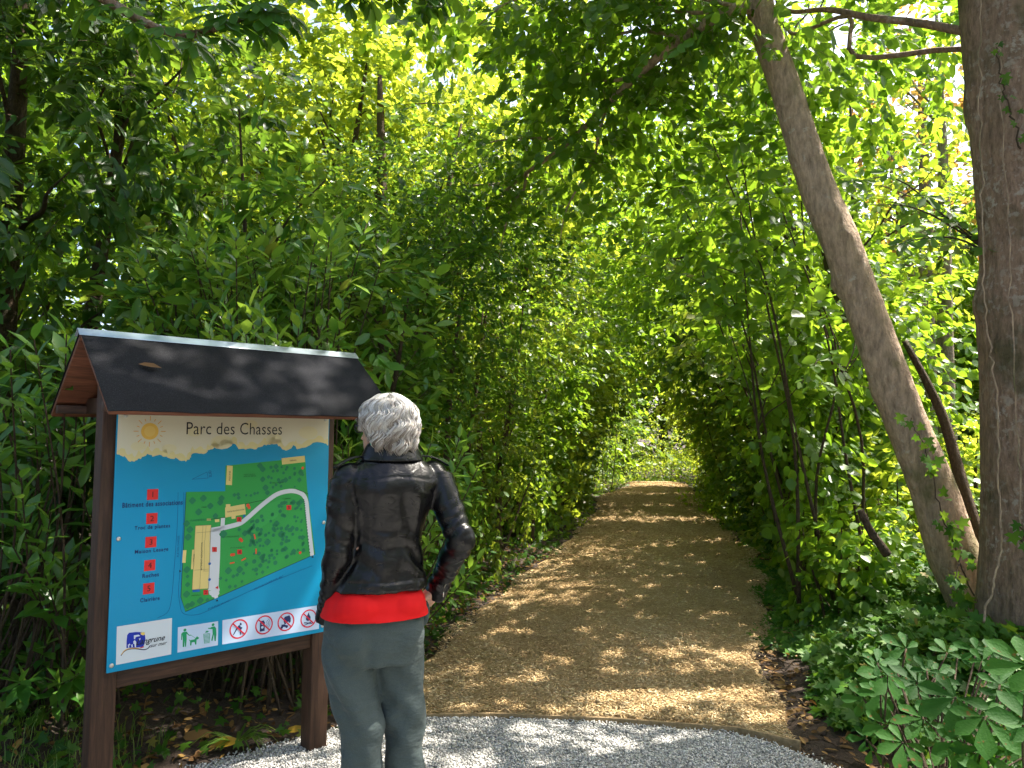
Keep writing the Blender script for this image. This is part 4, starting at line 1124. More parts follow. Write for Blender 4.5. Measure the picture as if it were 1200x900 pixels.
# yoke / shoulders
for S in (SHL, SHR): g.add(*blob((S[0]*.93, S[1]*.93, S[2]+.0), (.058, .060, .058)))
def sleeve(S, E, W, extra=0):
    S, E, W = map(np.array, (S, E, W))
    a = [(*S, .060), (*(S*.62+E*.38), .056), (*(S*.25+E*.75), .049), (*E, .047+extra), (*(E*.72+W*.28), .045), (*(E*.3+W*.7), .040), (*(W+(W-E)*.14), .0405)]
    P = crom(np.array(a), 8); g.add(*tube_vf(P[:, :3], P[:, 3], 24))
sleeve(SHL, ELL, WRL); sleeve(SHR, ELR, WRR, .002)
def seg_t(p, a, b):
    a, b, p = np.array(a), np.array(b), np.array(p); t = np.clip((p-a) @ (b-a)/((b-a) @ (b-a)), 0, 1); return t, np.linalg.norm(p-a-(b-a)*t)
def djk(x, y, z):
    d = 0
    p = (x, y, z); best = 9
    for S, E, W in ((SHL, ELL, WRL), (SHR, ELR, WRR)):
        t1, d1 = seg_t(p, S, E); t2, d2 = seg_t(p, E, W)
        if min(d1, d2) < best:
            best = min(d1, d2); tt_ = t1 if d1 < d2 else 1+t2; dist = min(d1, d2)
    if best < .075:
        w = 1 if best < .066 else .4
        d += w*(.0035*math.sin(tt_*24+9*fn((x*9, y*9, z*6)))*(.2+.8*math.exp(-((tt_-1.05)/.35)**2))+.006*fn((x*17, y*17, z*13)))
        d += w*.003*math.sin(tt_*44+x*30+8*fn((x*9, y*9, z*9)))*math.exp(-((tt_-1.75)/.25)**2)
    else:
        # drag lines from the shoulder blades to the waist
        lx, ly = rot2(x, y, -FA)
        d += .0085*fn((lx*13, ly*6, z*7+abs(lx)*16))+.004*math.sin(z*68+lx*30+6*fn((lx*8, 0, z*7)))*math.exp(-((z-1.07)/.09)**2)
        d -= .0022*(math.exp(-((abs(lx)-.078-.05*(z-1.1))/.003)**2)*.5+math.exp(-((z-.99)/.0035)**2)+math.exp(-((z-1.335+.10*abs(lx))/.003)**2))*(ly < 0)
        d += .006*math.exp(-((z-1.27)/.05)**2)*math.exp(-((abs(lx)-.075)/.045)**2)
        d += .003*(z < .985)
    return d
jacket = link('jacket', fused(g, .0055, 2, djk), lea, person)
# collar: a folded band standing round the neck
g = Geo(); V = []; ns = 40
for k in range(ns):
    t = -PI*.5+2*PI*(k/(ns-1)-.5)*.86
    for (dr, z) in ((.0, 1.392), (.006, 1.425), (.004, 1.446), (.012, 1.452), (.022, 1.438), (.032, 1.410), (.044, 1.384), (.038, 1.382), (.024, 1.404)):
        rr_ = .060+dr
        x, y = rot2(rr_*1.12*math.cos(t), rr_*math.sin(t), FA+.1); fr = (1-math.sin(t+PI))/2
        zz = z-.03*max(0, math.sin(t))**1.0
        V.append((x+.010, y+.008, zz))
m_ = 9; i, j = np.meshgrid(np.arange(ns-1), np.arange(m_), indexing='ij'); a = (i*m_+j).ravel(); b2 = (i*m_+(j+1) % m_).ravel()
g.add(np.array(V), [np.stack([a, a+m_, b2+m_, b2], -1), np.arange(m_), np.arange(m_)[::-1]+(ns-1)*m_])
co_ = g.build('collar', lea, jacket, smooth=True); s2 = co_.modifiers.new('s', 'SUBSURF'); s2.levels = s2.render_levels = 1
# epaulettes, zips on the cuffs
for S, sgn in ((SHL, -1), (SHR, 1)):
    g = Geo(); S_ = np.array(S); nk = np.array([.012+sgn*.065, .01+sgn*.032, 1.385])
    P = np.array([nk+(S_+[sgn*.038, sgn*.018, .03]-nk)*t+np.array([0, 0, .016*math.sin(PI*t)+.008]) for t in np.linspace(0, 1, 7)])
    sd_ = unit(np.cross(P[-1]-P[0], [0, 0, 1.]))*.017
    V = np.vstack([P-sd_, P+sd_, P-sd_+[0, 0, .005], P+sd_+[0, 0, .005]]); n = 7; k = np.arange(6)
    F = [np.stack([k, k+1, k+1+n, k+n], -1)[:, ::-1], np.stack([k+2*n, k+2*n+1, k+3*n+1, k+3*n], -1), np.stack([k, k+1, k+1+2*n, k+2*n], -1), np.stack([k+n, k+n+1, k+3*n+1, k+3*n], -1)[:, ::-1], np.array([0, n, 3*n, 2*n]), np.array([6, 6+2*n, 6+3*n, 6+n])]
    g.add(V, F); g.build('epaulette', lea, jacket, smooth=False)
zm = plain('zip_metal', (.6, .58, .54), .3, .5, metal=1)
for E, W, back in ((ELL, WRL, (.55, -.83, 0)), (ELR, WRR, (.5, -.85, -.1))):
    E_2, W_ = np.array(E), np.array(W); bk = unit(np.array(back)); 
    P = np.array([E_2*(1-t)+W_*t+bk*(.046-.006*t) for t in (.62, .75, .88, .99)])
    g = Geo(); g.add(*tube_vf(P, .0022, 6)); g.add(*box_vf(P[-1]+bk*.003+np.array([0, 0, -.012]), (.002, .0015, .012))); g.build('cuff_zip', zm, jacket)
# shoes
shm = plain('dark_shoe_leather', (.03, .025, .022), .4)
for s in (-1, 1):
    hx, hy = rot2(s*.092, 0, FA); g = Geo(); dx = .058 if s < 0 else .024; fa = FA-s*.1
    c0 = np.array([HIPX+hx+dx, hy]); f_ = np.array([-math.sin(fa), math.cos(fa)])
    rows = [(-.075, .028, .055), (-.05, .034, .07), (0, .036, .075), (.06, .04, .06), (.12, .045, .045), (.165, .036, .038), (.185, .015, .025)]
    V = []
    for t, hw, h in rows:
        for k in range(14):
            a = 2*PI*k/14; x = hw*math.cos(a); z = max(0, h*.5+h*.5*math.sin(a)); p = c0+f_*t+np.array([f_[1], -f_[0]])*x; V.append((p[0], p[1], z-.002))
    n = len(rows); i = np.arange(n-1)[:, None]*14; j = np.arange(14)[None]; k = (j+1) % 14
    g.add(np.array(V), [np.stack([i+j, i+14+j, i+14+k, i+k], -1).reshape(-1, 4), np.arange(14), np.arange(14)[::-1]+(n-1)*14]); g.build('shoe', shm, person, smooth=True)
# glasses, earring, eyes
gl_ = plain('glasses_frame', (.02, .02, .03), .3)
g = Geo()
for s in (-1, 1):
    g.add(*tube_vf(np.array([hd(.098+.0*math.cos(t), s*.032+.022*math.cos(t), .008+.017*math.sin(t)) for t in np.linspace(0, 2*PI, 17)]), .0018, 6))
    g.add(*tube_vf(np.array([hd(.096, s*.054, .014), hd(.06, s*.078, .014), hd(.0, s*.083, .010), hd(-.02, s*.081, -.006)]), .0022, 6))
g.add(*tube_vf(np.array([hd(.098, -.01, .012), hd(.103, 0, .015), hd(.098, .01, .012)]), .0018, 6))
g.build('glasses', gl_, person)
g = Geo(); g.add(*blob(hd(-.002, -.083, -.046), (.005, .005, .005), 0, 10)); g.build('earring', plain('green_stone', (.05, .35, .28), .2, .6), person, smooth=True)
g = Geo(); g.add(*blob(hd(-.002, .083, -.046), (.005, .005, .005), 0, 10)); g.build('earring', plain('green_stone', (.05, .35, .28), .2, .6), person, smooth=True)
ew = plain('eye_white', (.8, .78, .75), .2)
for s in (-1, 1):
    g = Geo(); g.add(*blob(hd(.078, s*.031, .006), (.011, .011, .011), 0, 12)); e = g.build('eye', ew, person, smooth=True)
    g = Geo(); g.add(*blob(hd(.087, s*.031, .006), (.005, .003, .005), HA, 10)); g.build('iris', plain('iris', (.08, .12, .14), .1), e, smooth=True)
# hair: wavy silver bob, locks of fine strands over a soft cap
hm, nt, b = newmat('silver_hair')
at = N(nt, 'ShaderNodeAttribute', attribute_name='rnd')
r = ramp(nt, at.outputs['Fac'], [(0, (.15, .12, .10)), (.3, (.34, .30, .26)), (.65, (.55, .53, .50)), (1, (.74, .72, .70))])
nt.links.new(r.outputs[0], b.inputs['Base Color']); b.inputs['Roughness'].default_value = .42; b.inputs['Specular IOR Level'].default_value = .5
rh = np.random.default_rng(3)
g = Geo()
cap = blob((HCX-fx*.005, HCY-fy*.005, HCZ+.022), (.082, .096, .090), HA, 28)
V, Fs = cap; lx = (V-np.array([HCX, HCY, HCZ])); ff = lx[:, 0]*fx+lx[:, 1]*fy
V = V.copy(); k = (ff > .05) & (lx[:, 2] < .06); V[k] -= np.array([fx, fy, 0])*(ff[k]-.05)[:, None]*.9
g.add(V, Fs, np.full(len(V), .12))
NL = 190
def fld(a, z): return 2.6*math.sin(a*2.0+.6)+1.7*math.sin(a*3.7+2)
for l in range(NL):
    az = rh.uniform(0, 2*PI); th0 = abs(rh.normal(0, .5)) if l < 120 else rh.uniform(.5, 1.35)
    face = math.cos(az); front = face > .35
    end = rh.uniform(-.082, -.040) if not front else rh.uniform(.035, .06)
    if .0 < face <= .35: end = rh.uniform(-.035, -.005)
    ph = fld(az, 0)+rh.normal(0, .35); wl = rh.uniform(.062, .074); amp = rh.uniform(.008, .0135); tone = np.clip(rh.normal(.66, .18), .1, 1)
    lift = rh.uniform(.0, .006); flick = rh.normal(-.08, .06)
    for s in range(26):
        da = rh.normal(0, .065); dl = rh.normal(0, .0025); th_ = max(.02, th0+rh.normal(0, .09))
        e = end+rh.normal(0, .004); pts = []; n_ = 17
        rx_, ry_, rz_ = .088+lift+dl, .103+lift+dl, .098+lift*.5+dl
        thm = PI*.56; z_at = .022+rz_*math.cos(thm)
        if front: thm = min(thm, math.acos(np.clip((e-.022)/rz_, -1, 1)))
        Ltop = max(.02, (thm-th_)*.098); Ldn = max(.01, z_at-e) if not front else .008
        for q in np.linspace(0, 1, n_):
            L = q*(Ltop+Ldn); Lz = L+th_*.098
            wv_ = amp*min(1, max(0, Lz-.03)/.06); osc = math.sin(Lz/wl*2*PI+ph); osc2 = math.cos(Lz/wl*2*PI+ph)
            a = az+da*(1-.45*q)*1.4+wv_*osc*11
            if L < Ltop:
                th = th_+(thm-th_)*L/Ltop; rr_ = 1+wv_*osc2*5
                f_ = ry_*math.sin(th)*math.cos(a)*rr_; sd2 = rx_*math.sin(th)*math.sin(a)*rr_; u = .022+rz_*math.cos(th)*(1+wv_*osc2*2)
            else:
                q2 = (L-Ltop)/max(Ldn, .01); rr_ = 1+(flick-.10)*q2**1.8+wv_*osc2*5
                f_ = ry_*math.sin(thm)*math.cos(a)*rr_; sd2 = rx_*math.sin(thm)*math.sin(a)*rr_; u = z_at-(L-Ltop)
            pts.append(hd(f_-.006, sd2, u))
        rad = np.interp(np.linspace(0, 1, n_), [0, .1, .8, 1], [.0012, .0019, .0017, .0004])
        V, F = tube_vf(np.array(pts), rad, 3, cap=False)
        low = np.repeat(np.linspace(0, 1, n_), 3)
        g.add(V, F, np.clip(tone+rh.normal(0, .16)-.45*low**2, 0, 1))
g.build('hair', hm, person, smooth=True)
# ------------------------------------------------------------------ trees and shrubs
LIME = ('round', .10, .08); BIG = ('folded', .12, .085); SMALL = ('folded', .062, .042); FAR = ('diamond', .15, .11); LAUREL = ('long', .13, .046); HOLLY = ('long', .12, .046)

# the big trunk at the right edge
def bigtrunk():
    root = empty('horse_chestnut_tree', (3.16, 4.62, .2), label='massive upright tree trunk with lichen patches at the edge of the ivy bank', cat='tree')
    b = np.array([3.16, 4.62, .2])
    pts = [(3.17, 4.60, .05, .46), (3.15, 4.61, .30, .365), (3.13, 4.62, .60, .315), (3.14, 4.62, 1.2, .285), (3.14, 4.63, 1.9, .275), (3.15, 4.64, 2.6, .262), (3.12, 4.66, 3.4, .255), (3.08, 4.7, 4.4, .24), (3.05, 4.8, 6.0, .20), (3.0, 4.9, 8, .14), (3.0, 5, 9.6, .06)]
    P = crom(pts, 14)
    def wob(t, a, Q):
        z = Q[:, 2][:, None]
        w = 1+.02*np.sin(3*a+z*1.3)+.015*np.sin(7*a-z*2.1)+.008*np.sin(13*a+z*5)+.006*np.sin(z*31+a*2)
        w = w+.24*np.exp(-((z-.05)/.35)**2)*np.sin(5*a+1)                       # buttresses
        for (za, aa, h, s) in ((2.35, 3.0, .13, .10), (2.25, 2.9, .08, .2), (1.35, 3.6, .06, .10), (3.6, 2.6, .10, .12), (.75, 4.1, .07, .09), (1.75, 4.4, .05, .07), (2.9, 4.0, .05, .08)):
            da = np.angle(np.exp(1j*(a-aa))); w = w+h*np.exp(-((z-za)/s)**2-(da/.5)**2)
        return w
    V, F = tube_vf(P[:, :3], P[:, 3], 40, True, wob); g = Geo(); g.add(V-b, F); tr = g.build('trunk', M['bark'], root, smooth=True)
    gb = Geo()
    for a, e, r in (((3.05, 4.8, 5.6), (.6, 3.6, 7.4), .09), ((3.05, 4.85, 6.2), (1.2, 6.6, 8.0), .09), ((3.02, 4.9, 7), (4.8, 4.2, 8.6), .08), ((3.0, 4.9, 5.2), (4.6, 6.5, 6.8), .08),
                    ((2.95, 4.72, 4.05), (2.1, 5.9, 4.9), .03), ((2.95, 4.75, 3.8), (2.3, 6.3, 4.95), .02), ((2.95, 4.72, 5), (2.0, 3.2, 6.3), .07), ((3.0, 4.8, 6), (4.6, 5.8, 7.2), .07)):
        limb(gb, np.array(a)-b, np.array(e)-b, r, .015, sag=.06, sides=8, seg=5, wob=.12)
    gb.build('branch', M['bark'], root, smooth=True)
    g = Geo(); gt = Geo()
    for c, r, n in (((.9, 3.7, 7.6), (1.7, 1.5, 1.0), 170), ((1.6, 6.2, 8.0), (1.8, 1.8, 1.1), 70), ((4.4, 4.2, 8.4), (1.8, 1.6, 1.3), 190), ((4.4, 6.2, 7.0), (1.6, 1.5, 1.2), 60), ((2.9, 4.9, 9.4), (2.0, 2.0, 1.3), 150),
                    ((2.1, 2.9, 6.6), (1.4, 1.2, .9), 190), ((4.9, 6.6, 5.6), (1.2, 1.2, .9), 60), ((2.2, 6.1, 5.0), (1.2, 1.1, .6), 110)):
        O, D = lobe_sprays(c, r, n)
        spray_leaves(g, gt, O, D, .5*(.6+.8*rng.random(n)), 12, .13, .075, 'folded', .3, .6)
    g.v = [v-b for v in g.v]; g.build('crown', M['chestnut'], root)
bigtrunk()

# the leaning trunk beside it, with its long branch reaching across the walk
def leaning():
    b = np.array([3.02, 5.2, .3])
    root = empty('leaning_lime_tree', b, label='leaning tree with pinkish brown trunk arching over the walk', cat='tree')
    px = [(1150, 720, .20), (1118, 650, .165), (1095, 580, .148), (1068, 510, .138), (1038, 430, .133), (1013, 360, .129), (985, 285, .129), (962, 232, .126), (940, 165, .114), (918, 95, .109), (893, 20, .104), (878, -50, .1)]
    def at(px_, py_, Y):
        a, b_ = px_-600, 450-py_
        u = a*math.cos(ROLL)-b_*math.sin(ROLL); w = a*math.sin(ROLL)+b_*math.cos(ROLL)
        vy = 901*math.cos(PITCH)-w*math.sin(PITCH); vz = 901*math.sin(PITCH)+w*math.cos(PITCH)
        return np.array([u/vy*Y, Y, 1.5+vz/vy*Y])
    pts = [(*at(x, y, 5.2+.12*i/3), r) for i, (x, y, r) in enumerate(px)]
    pts = [(3.13, 5.2, -.05, .26)]+pts+[(1.55, 5.75, 5.6, .10), (1.3, 5.9, 6.6, .075), (1.2, 6.1, 7.6, .03)]
    P = crom(pts, 9)
    def wob(t, a, Q):
        z = Q[:, 2][:, None]; w = 1+.02*np.sin(3*a+z*3)+.018*np.sin(5*a-z*7)+.01*np.sin(z*37)
        for za, aa, h, s in ((2.62, 2.6, .28, .055), (2.35, 3.6, .20, .05), (1.85, 2.9, .14, .05), (3.55, 3.2, .15, .05), (4.2, 1.0, .12, .06), (2.9, 4.6, .12, .05), (3.1, 4.4, .10, .03), (1.2, 3.9, .10, .06)):
            da = np.angle(np.exp(1j*(a-aa))); w = w+h*np.exp(-((z-za)/s)**2-(da/.55)**2)
        return w
    V, F = tube_vf(P[:, :3], P[:, 3], 28, True, wob); g = Geo(); g.add(V-b, F); g.build('trunk', M['bark_lean'], root, smooth=True)
    g = Geo(); gt = Geo()
    main = [at(880, 8, 5.5), at(850, 15, 5.6), at(800, 45, 5.8), at(745, 90, 6.1), at(705, 130, 6.4), at(660, 172, 6.7), at(610, 208, 7.0), at(570, 245, 7.3)]
    Q = crom(main, 6); V, F = tube_vf(Q, np.linspace(.05, .012, len(Q)), 8); gt.add(V, F)
    br = [Q]
    for (i0, e) in ((0.05, (560, 30, 6.0)), (.12, (660, 10, 6.2)), (.3, (640, 60, 6.6)), (.45, (620, 120, 6.9)), (.55, (655, 290, 6.6)), (.7, (545, 180, 7.2)), (.85, (585, 300, 7.2)), (.9, (500, 240, 7.6))):
        s = Q[int(i0*(len(Q)-1))]; br.append(limb(gt, s, at(*e), .018, .004, sag=.08, sides=5, seg=4))
    up = P[-30:, :3]
    for e in ((.4, 5.0, 6.9), (2.4, 6.9, 6.6), (1.0, 7.3, 6.6), (-.1, 6.2, 6.0), (2.5, 5.6, 7.0), (.4, 4.2, 6.2), (1.6, 8.0, 5.6)):
        br.append(limb(gt, up[rng.integers(0, 28)], np.array(e), .04, .008, sag=.06, sides=6, seg=4))
    for B in br:
        for k in range(0, len(B)):
            if rng.random() < .9:
                n = 2; O = np.repeat(B[k][None], n, 0)+rng.normal(0, .16, (n, 3)); D = rng.normal(0, 1, (n, 3))*[1, 1, .35]+[0, 0, -.25]
                spray_leaves(g, gt, O, D, .38*(.6+.8*rng.random(n)), 9, .085, .066, 'folded', .3, .8, twig=.002)
    for c, r, n in (((.5, 5.2, 6.9), (1.4, 1.2, .8), 110), ((1.6, 7.2, 6.4), (1.4, 1.3, .8), 110), ((-.1, 6.6, 5.6), (1.1, 1.0, .7), 120), ((.4, 4.1, 6.3), (1.2, 1.0, .6), 90), ((1.4, 5.8, 7.8), (1.4, 1.4, .8), 40), ((.7, 6.3, 4.75), (1.0, .8, .38), 90), ((.9, 6.9, 4.35), (1.1, .8, .5), 90), ((2.3, 6.8, 4.3), (.7, .8, .7), 70), ((3.6, 7.6, 5.2), (.9, .8, .8), 70)):
        O, D = lobe_sprays(c, r, n); spray_leaves(g, gt, O, D, .42*(.6+.8*rng.random(n)), 12, .11, .085, 'folded', .3, .7)
    g.v = [v-b for v in g.v]; gt.v = [v-b for v in gt.v]
    gt.build('branch', M['bark_lean'], root, smooth=True); g.build('crown', M['lime'], root)
leaning()
def at(px_, py_, Y):
    a, b_ = px_-600, 450-py_
    u = a*math.cos(ROLL)-b_*math.sin(ROLL); w = a*math.sin(ROLL)+b_*math.cos(ROLL)
    vy = 901*math.cos(PITCH)-w*math.sin(PITCH); vz = 901*math.sin(PITCH)+w*math.cos(PITCH)
    return np.array([u/vy*Y, Y, 1.5+vz/vy*Y])

def T_(x, y, h, r=.07, lean=(0, 0), z0=0):
    return [(x, y, z0-.1, r*1.25), (x+lean[0]*.3+rng.normal(0, .03), y+lean[1]*.3, z0+h*.35, r), (x+lean[0]*.7+rng.normal(0, .05), y+lean[1]*.7, z0+h*.7, r*.65), (x+lean[0], y+lean[1], z0+h, r*.2)]

# LEFT side ---------------------------------------------------------
plant('evergreen_laurel_tree', 'tall dark evergreen tree at the left edge behind the board', 'tree', (-3.5, 5.3, .2), [T_(-3.5, 5.3, 5.5, .09), T_(-3.2, 5.5, 5.0, .06, (.4, .2)), T_(-3.9, 5.2, 5, .06, (-.4, 0))],
      [((-3.4, 5.0, 4.9), (1.25, 1.1, 1.0), 210), ((-3.3, 4.9, 3.5), (1.2, 1.0, 1.0), 230), ((-3.6, 5.0, 2.2), (1.2, 1.0, .9), 190), ((-3.5, 5.2, 1.0), (1.1, .9, .8), 130), ((-2.5, 5.4, 4.0), (.7, .7, 1.0), 100), ((-4.2, 5.0, 3.2), (1.0, 1.0, 1.8), 160)],
      HOLLY, 'dark', nl=15, sprL=.34, twig=.003, droop=.35, face=.9)
plant('laurel_bush', 'broad dark laurel filling the gap left of the board post', 'shrub', (-2.55, 4.35, .2), [T_(-2.55, 4.35, 1.5, .03), T_(-2.7, 4.4, 1.6, .03, (-.3, 0)), T_(-2.4, 4.4, 1.6, .03, (.2, .1))],
      [((-2.75, 4.2, 1.35), (.55, .4, .5), 62), ((-2.5, 4.3, .9), (.45, .4, .4), 40), ((-2.2, 4.5, 1.6), (.5, .4, .5), 55), ((-2.9, 4.2, .75), (.45, .3, .35), 30)],
      LAUREL, 'dark', nl=12, sprL=.3, twig=.004, droop=.2, face=.8)
# cherry laurel above the roof, young leaves coloured paler to stand for open light
plant('cherry_laurel', 'cherry laurel with young leaves, coloured paler for open light, rising behind the board roof', 'shrub', (-1.5, 4.9, .2),
      [T_(-1.5, 4.9, 2.2, .035), T_(-1.6, 4.9, 2.6, .03, (-.2, -.1)), T_(-1.35, 4.95, 2.5, .03, (.3, -.1)), T_(-1.2, 5.1, 2.4, .03, (.5, 0))],
      [((-1.55, 4.45, 2.15), (.62, .32, .32), 58), ((-1.6, 4.9, 1.7), (.8, .5, .6), 80), ((-.95, 5.0, 2.3), (.45, .35, .4), 42), ((-1.5, 4.9, 1.0), (.8, .4, .6), 55), ((-2.1, 4.9, 2.3), (.5, .4, .4), 40), ((-1.1, 4.85, 2.55), (.25, .2, .25), 14)],
      LAUREL, 'laurel', nl=11, sprL=.3, twig=.004, droop=.05, face=.3, rndbias=.12)
def laurel_sprigs(tips, base, name, label, mat='laurel', rb=.3, size=.12):
    b = np.array(base, float); root = empty(name, b, label=label, cat='shrub'); gt = Geo(); g = Geo()
    for px_, py_, Y, n in tips:
        p = at(px_, py_, Y); s0 = b+rng.normal(0, .2, 3)*[1, .6, 0]; s0[0] = min(s0[0], float(pcx(s0[1])-phw(s0[1]))-.3); s0[2] = float(gz(s0[0], s0[1]))-.03
        Q = crom([tuple(s0), tuple(s0*.45+p*.55+np.array([0, .12, -.05])), tuple(p)], 8); gt.add(*tube_vf(Q, np.linspace(.008, .003, len(Q)), 6))
        d = unit(Q[-1]-Q[-4])
        for k in range(n):
            t = k/n; a = k*2.4; o = Q[-1]-d*(.26*(1-t)) if k < n-1 else Q[-1]
            e1 = unit(np.cross(d, [0, 1, 0.1])); e2 = np.cross(d, e1)
            A = (e1*math.cos(a)+e2*math.sin(a))*(1-.45*t)+d*(.35+.7*t)+[0, 0, -.12]
            L = size*(.75+.4*rng.random()); leaves_geo(g, o[None], A[None], (np.cross(np.cross(A, [0, 0, 1.]), A)*1+rng.normal(0, .2, 3)+[0, -.25, 0])[None], np.array([L]), np.array([L*.36]), 'long', np.array([np.clip(rb+.6*rng.random(), 0, 1)]))
    g.v = [v-b for v in g.v]; gt.v = [v-b for v in gt.v]
    gt.build('stem', M['twig'], root, smooth=True); g.build('foliage', M[mat], root)
laurel_sprigs([(288, 392, 3.48, 15), (245, 388, 3.5, 13), (325, 392, 3.6, 14), (270, 370, 3.6, 14), (350, 385, 3.75, 12), (305, 365, 3.7, 13), (262, 345, 3.9, 13), (310, 330, 4.0, 13), (345, 345, 4.1, 12), (225, 355, 4.0, 12), (375, 345, 4.3, 12), (290, 300, 4.1, 10), (400, 300, 4.4, 11), (430, 262, 4.5, 12), (455, 280, 4.6, 10), (350, 300, 4.3, 11), (200, 372, 4.0, 10)]+[(rng.uniform(150, 425), rng.uniform(262, 385), rng.uniform(3.8, 4.6), 13) for k in range(46)],
    (-1.35, 4.35, .1), 'cherry_laurel', 'cherry laurel whose pale shoots droop over the ridge of the board roof')
laurel_sprigs([(78, 392, 3.1, 9), (40, 398, 3.15, 10), (12, 410, 3.1, 9), (25, 560, 3.3, 10), (60, 600, 3.4, 10), (15, 640, 3.3, 9), (55, 500, 3.5, 9), (90, 560, 3.6, 9)]+[(rng.uniform(-20, 120), rng.uniform(400, 860), rng.uniform(3.4, 4.2), 13) for k in range(44)],
    (-2.35, 3.75, .1), 'cherry_laurel', 'laurel shoots in front of the dark foliage left of the gable', rb=.1, size=.13)
laurel_sprigs([(545, 530, 4.2, 12), (520, 560, 4.2, 10), (505, 520, 4.3, 11), (560, 548, 4.35, 10), (515, 600, 4.3, 9), (400, 520, 4.0, 10), (410, 550, 4.0, 10), (408, 500, 4.1, 9), (540, 580, 4.5, 9), (500, 640, 4.3, 9)]+[(rng.uniform(400, 560), rng.uniform(480, 680), rng.uniform(4.4, 4.9), 11) for k in range(20)],
    (-.98, 4.75, .1), 'cherry_laurel', 'cherry laurel shoots reaching out beside the right shoulder of the person', rb=.25, size=.11)
plant('cherry_laurel', 'low cherry laurel with glossy leaves between the person and the walk', 'shrub', (-.62, 4.95, .1), [T_(-.62, 5.0, 1.5, .025), T_(-.7, 5.0, 1.3, .02, (.2, -.2)), T_(-.8, 4.95, 1.6, .02, (-.2, -.1))],
      [((-.52, 4.75, 1.38), (.30, .25, .22), 20), ((-.75, 4.85, 1.0), (.35, .25, .45), 30), ((-.95, 4.9, 1.5), (.45, .3, .45), 40), ((-.85, 4.9, .5), (.35, .25, .35), 22), ((-.6, 4.9, 1.05), (.22, .2, .3), 14)],
      LAUREL, 'laurel', nl=11, sprL=.28, twig=.004, droop=.1, face=.35)
plant('leafy_sapling', 'young sapling with a thin upright stem above the board roof', 'tree', (-1.75, 5.0, .2), [[(-1.75, 5.0, .1, .02), (-1.72, 5.0, 1.5, .017), (-1.74, 4.95, 2.6, .014), (-1.80, 4.9, 3.6, .006)], [(-1.73, 4.97, 2.2, .01), (-1.5, 4.9, 2.8, .008), (-1.2, 4.8, 3.1, .004)]],
      [((-1.78, 4.9, 3.3), (.25, .2, .4), 16), ((-1.3, 4.8, 3.0), (.3, .2, .2), 14), ((-1.9, 4.9, 2.7), (.3, .2, .3), 14)], LAUREL, 'laurel', nl=10, sprL=.25, twig=.003, limbs=False, face=.2, droop=0)
hedge = 'dense shrubs walling the left side of the walk'
LH = [(-1.25, 5.9, 3.2, 'ivy', 'dark small-leaved shrub right behind the person'),
      (-.72, 7.1, 3.4, 'ivy', 'ivy-clad shrub on the left verge where the walk begins to narrow'),
      (-.15, 8.7, 3.5, 'mixed', 'dense green shrub midway along the left side of the walk'),
      (.25, 10.6, 3.2, 'lime', 'loose lime green shrub past the dense one on the left of the walk'),
      (.75, 13.0, 3.4, 'bright', 'fresh green sunlit shrub leaning over the left edge of the walk'),
      (1.15, 15.6, 3.4, 'mixed', 'tangled shrub far along the left side of the walk'),
      (1.55, 18.2, 3.2, 'dark', 'last dark shrub before the left bend')]
for k, (x, y, h, mt, lab) in enumerate(LH):
    r = 1.15
    lf = SMALL if y < 9 else (('folded', .085, .06) if y < 12 else ('diamond', .115, .085))
    n = 1.0 if y < 9 else .8
    plant('shrub', lab, 'shrub', (x-.2, y, .1), [T_(x-.2+.25*math.sin(q*2.1), y+.25*math.cos(q*2.1), h*.85, .035, (.3*math.sin(q), .1)) for q in range(4)],
          [((x, y, .65), (r, r*.95, .75), int(270*n)), ((x-.05, y, 1.6), (r, r, .9), int(300*n)), ((x+.1, y, h-.7), (r*.95, r, .8), int(260*n)), ((x+.35, y-.3, 1.2), (.8, .8, .9), int(170*n))],
          lf, mt, group=hedge, nl=16, sprL=.36, twig=.0025 if y < 9 else 0, droop=.35, face=.8)
# trees behind the left hedge
plant('ivy_clad_tree', 'dark ivy-wrapped tree standing behind the person', 'tree', (-1.5, 8.3, .2), [T_(-1.5, 8.3, 5.5, .12), T_(-1.3, 8.5, 5, .07, (.7, 0))],
      [((-1.0, 7.6, 3.7), (1.0, .9, .9), 260), ((-.3, 8.2, 4.0), (.9, .8, .8), 200), ((-1.9, 7.6, 3.1), (1.0, .9, .9), 200)], ('folded', .06, .045), 'dark', nl=14, sprL=.38)
plant('maple_tree', 'maple with sunlit yellow-green crown above the board', 'tree', (-3.2, 9.5, .2), [T_(-3.2, 9.5, 6.5, .13), T_(-2.8, 9.4, 6, .08, (1, -.3)), T_(-3.5, 9.6, 6, .08, (-1, 0))],
      [((-2.9, 9.0, 6.6), (1.7, 1.3, 1.2), 300), ((-2.2, 9.0, 5.2), (1.3, 1.2, 1.1), 250), ((-3.9, 9.0, 5.2), (1.4, 1.2, 1.2), 240), ((-2.8, 8.8, 3.8), (1.6, 1.1, 1.0), 230), ((-1.2, 9.4, 6.0), (1.1, 1.1, 1.0), 170), ((-3.8, 9, 2.6), (1.6, 1, 1.0), 160)],
      ('folded', .10, .08), 'bright', nl=13, sprL=.45)
plant('maple_tree', 'second fresh green maple further back, left of the walk', 'tree', (-.9, 12.5, .2), [T_(-.9, 12.5, 7, .13), T_(-.6, 12.4, 6, .08, (1.2, -.2))],
      [((-.9, 12.1, 7.6), (1.9, 1.4, 1.3), 280), ((.3, 12.0, 6.0), (1.5, 1.2, 1.1), 230), ((-1.9, 12.0, 5.6), (1.6, 1.2, 1.3), 240), ((-.3, 11.9, 4.3), (1.7, 1.1, 1.0), 220), ((-2.2, 12, 3.6), (1.6, 1.1, 1.2), 180)],
      ('folded', .11, .085), 'bright', nl=13, sprL=.5)
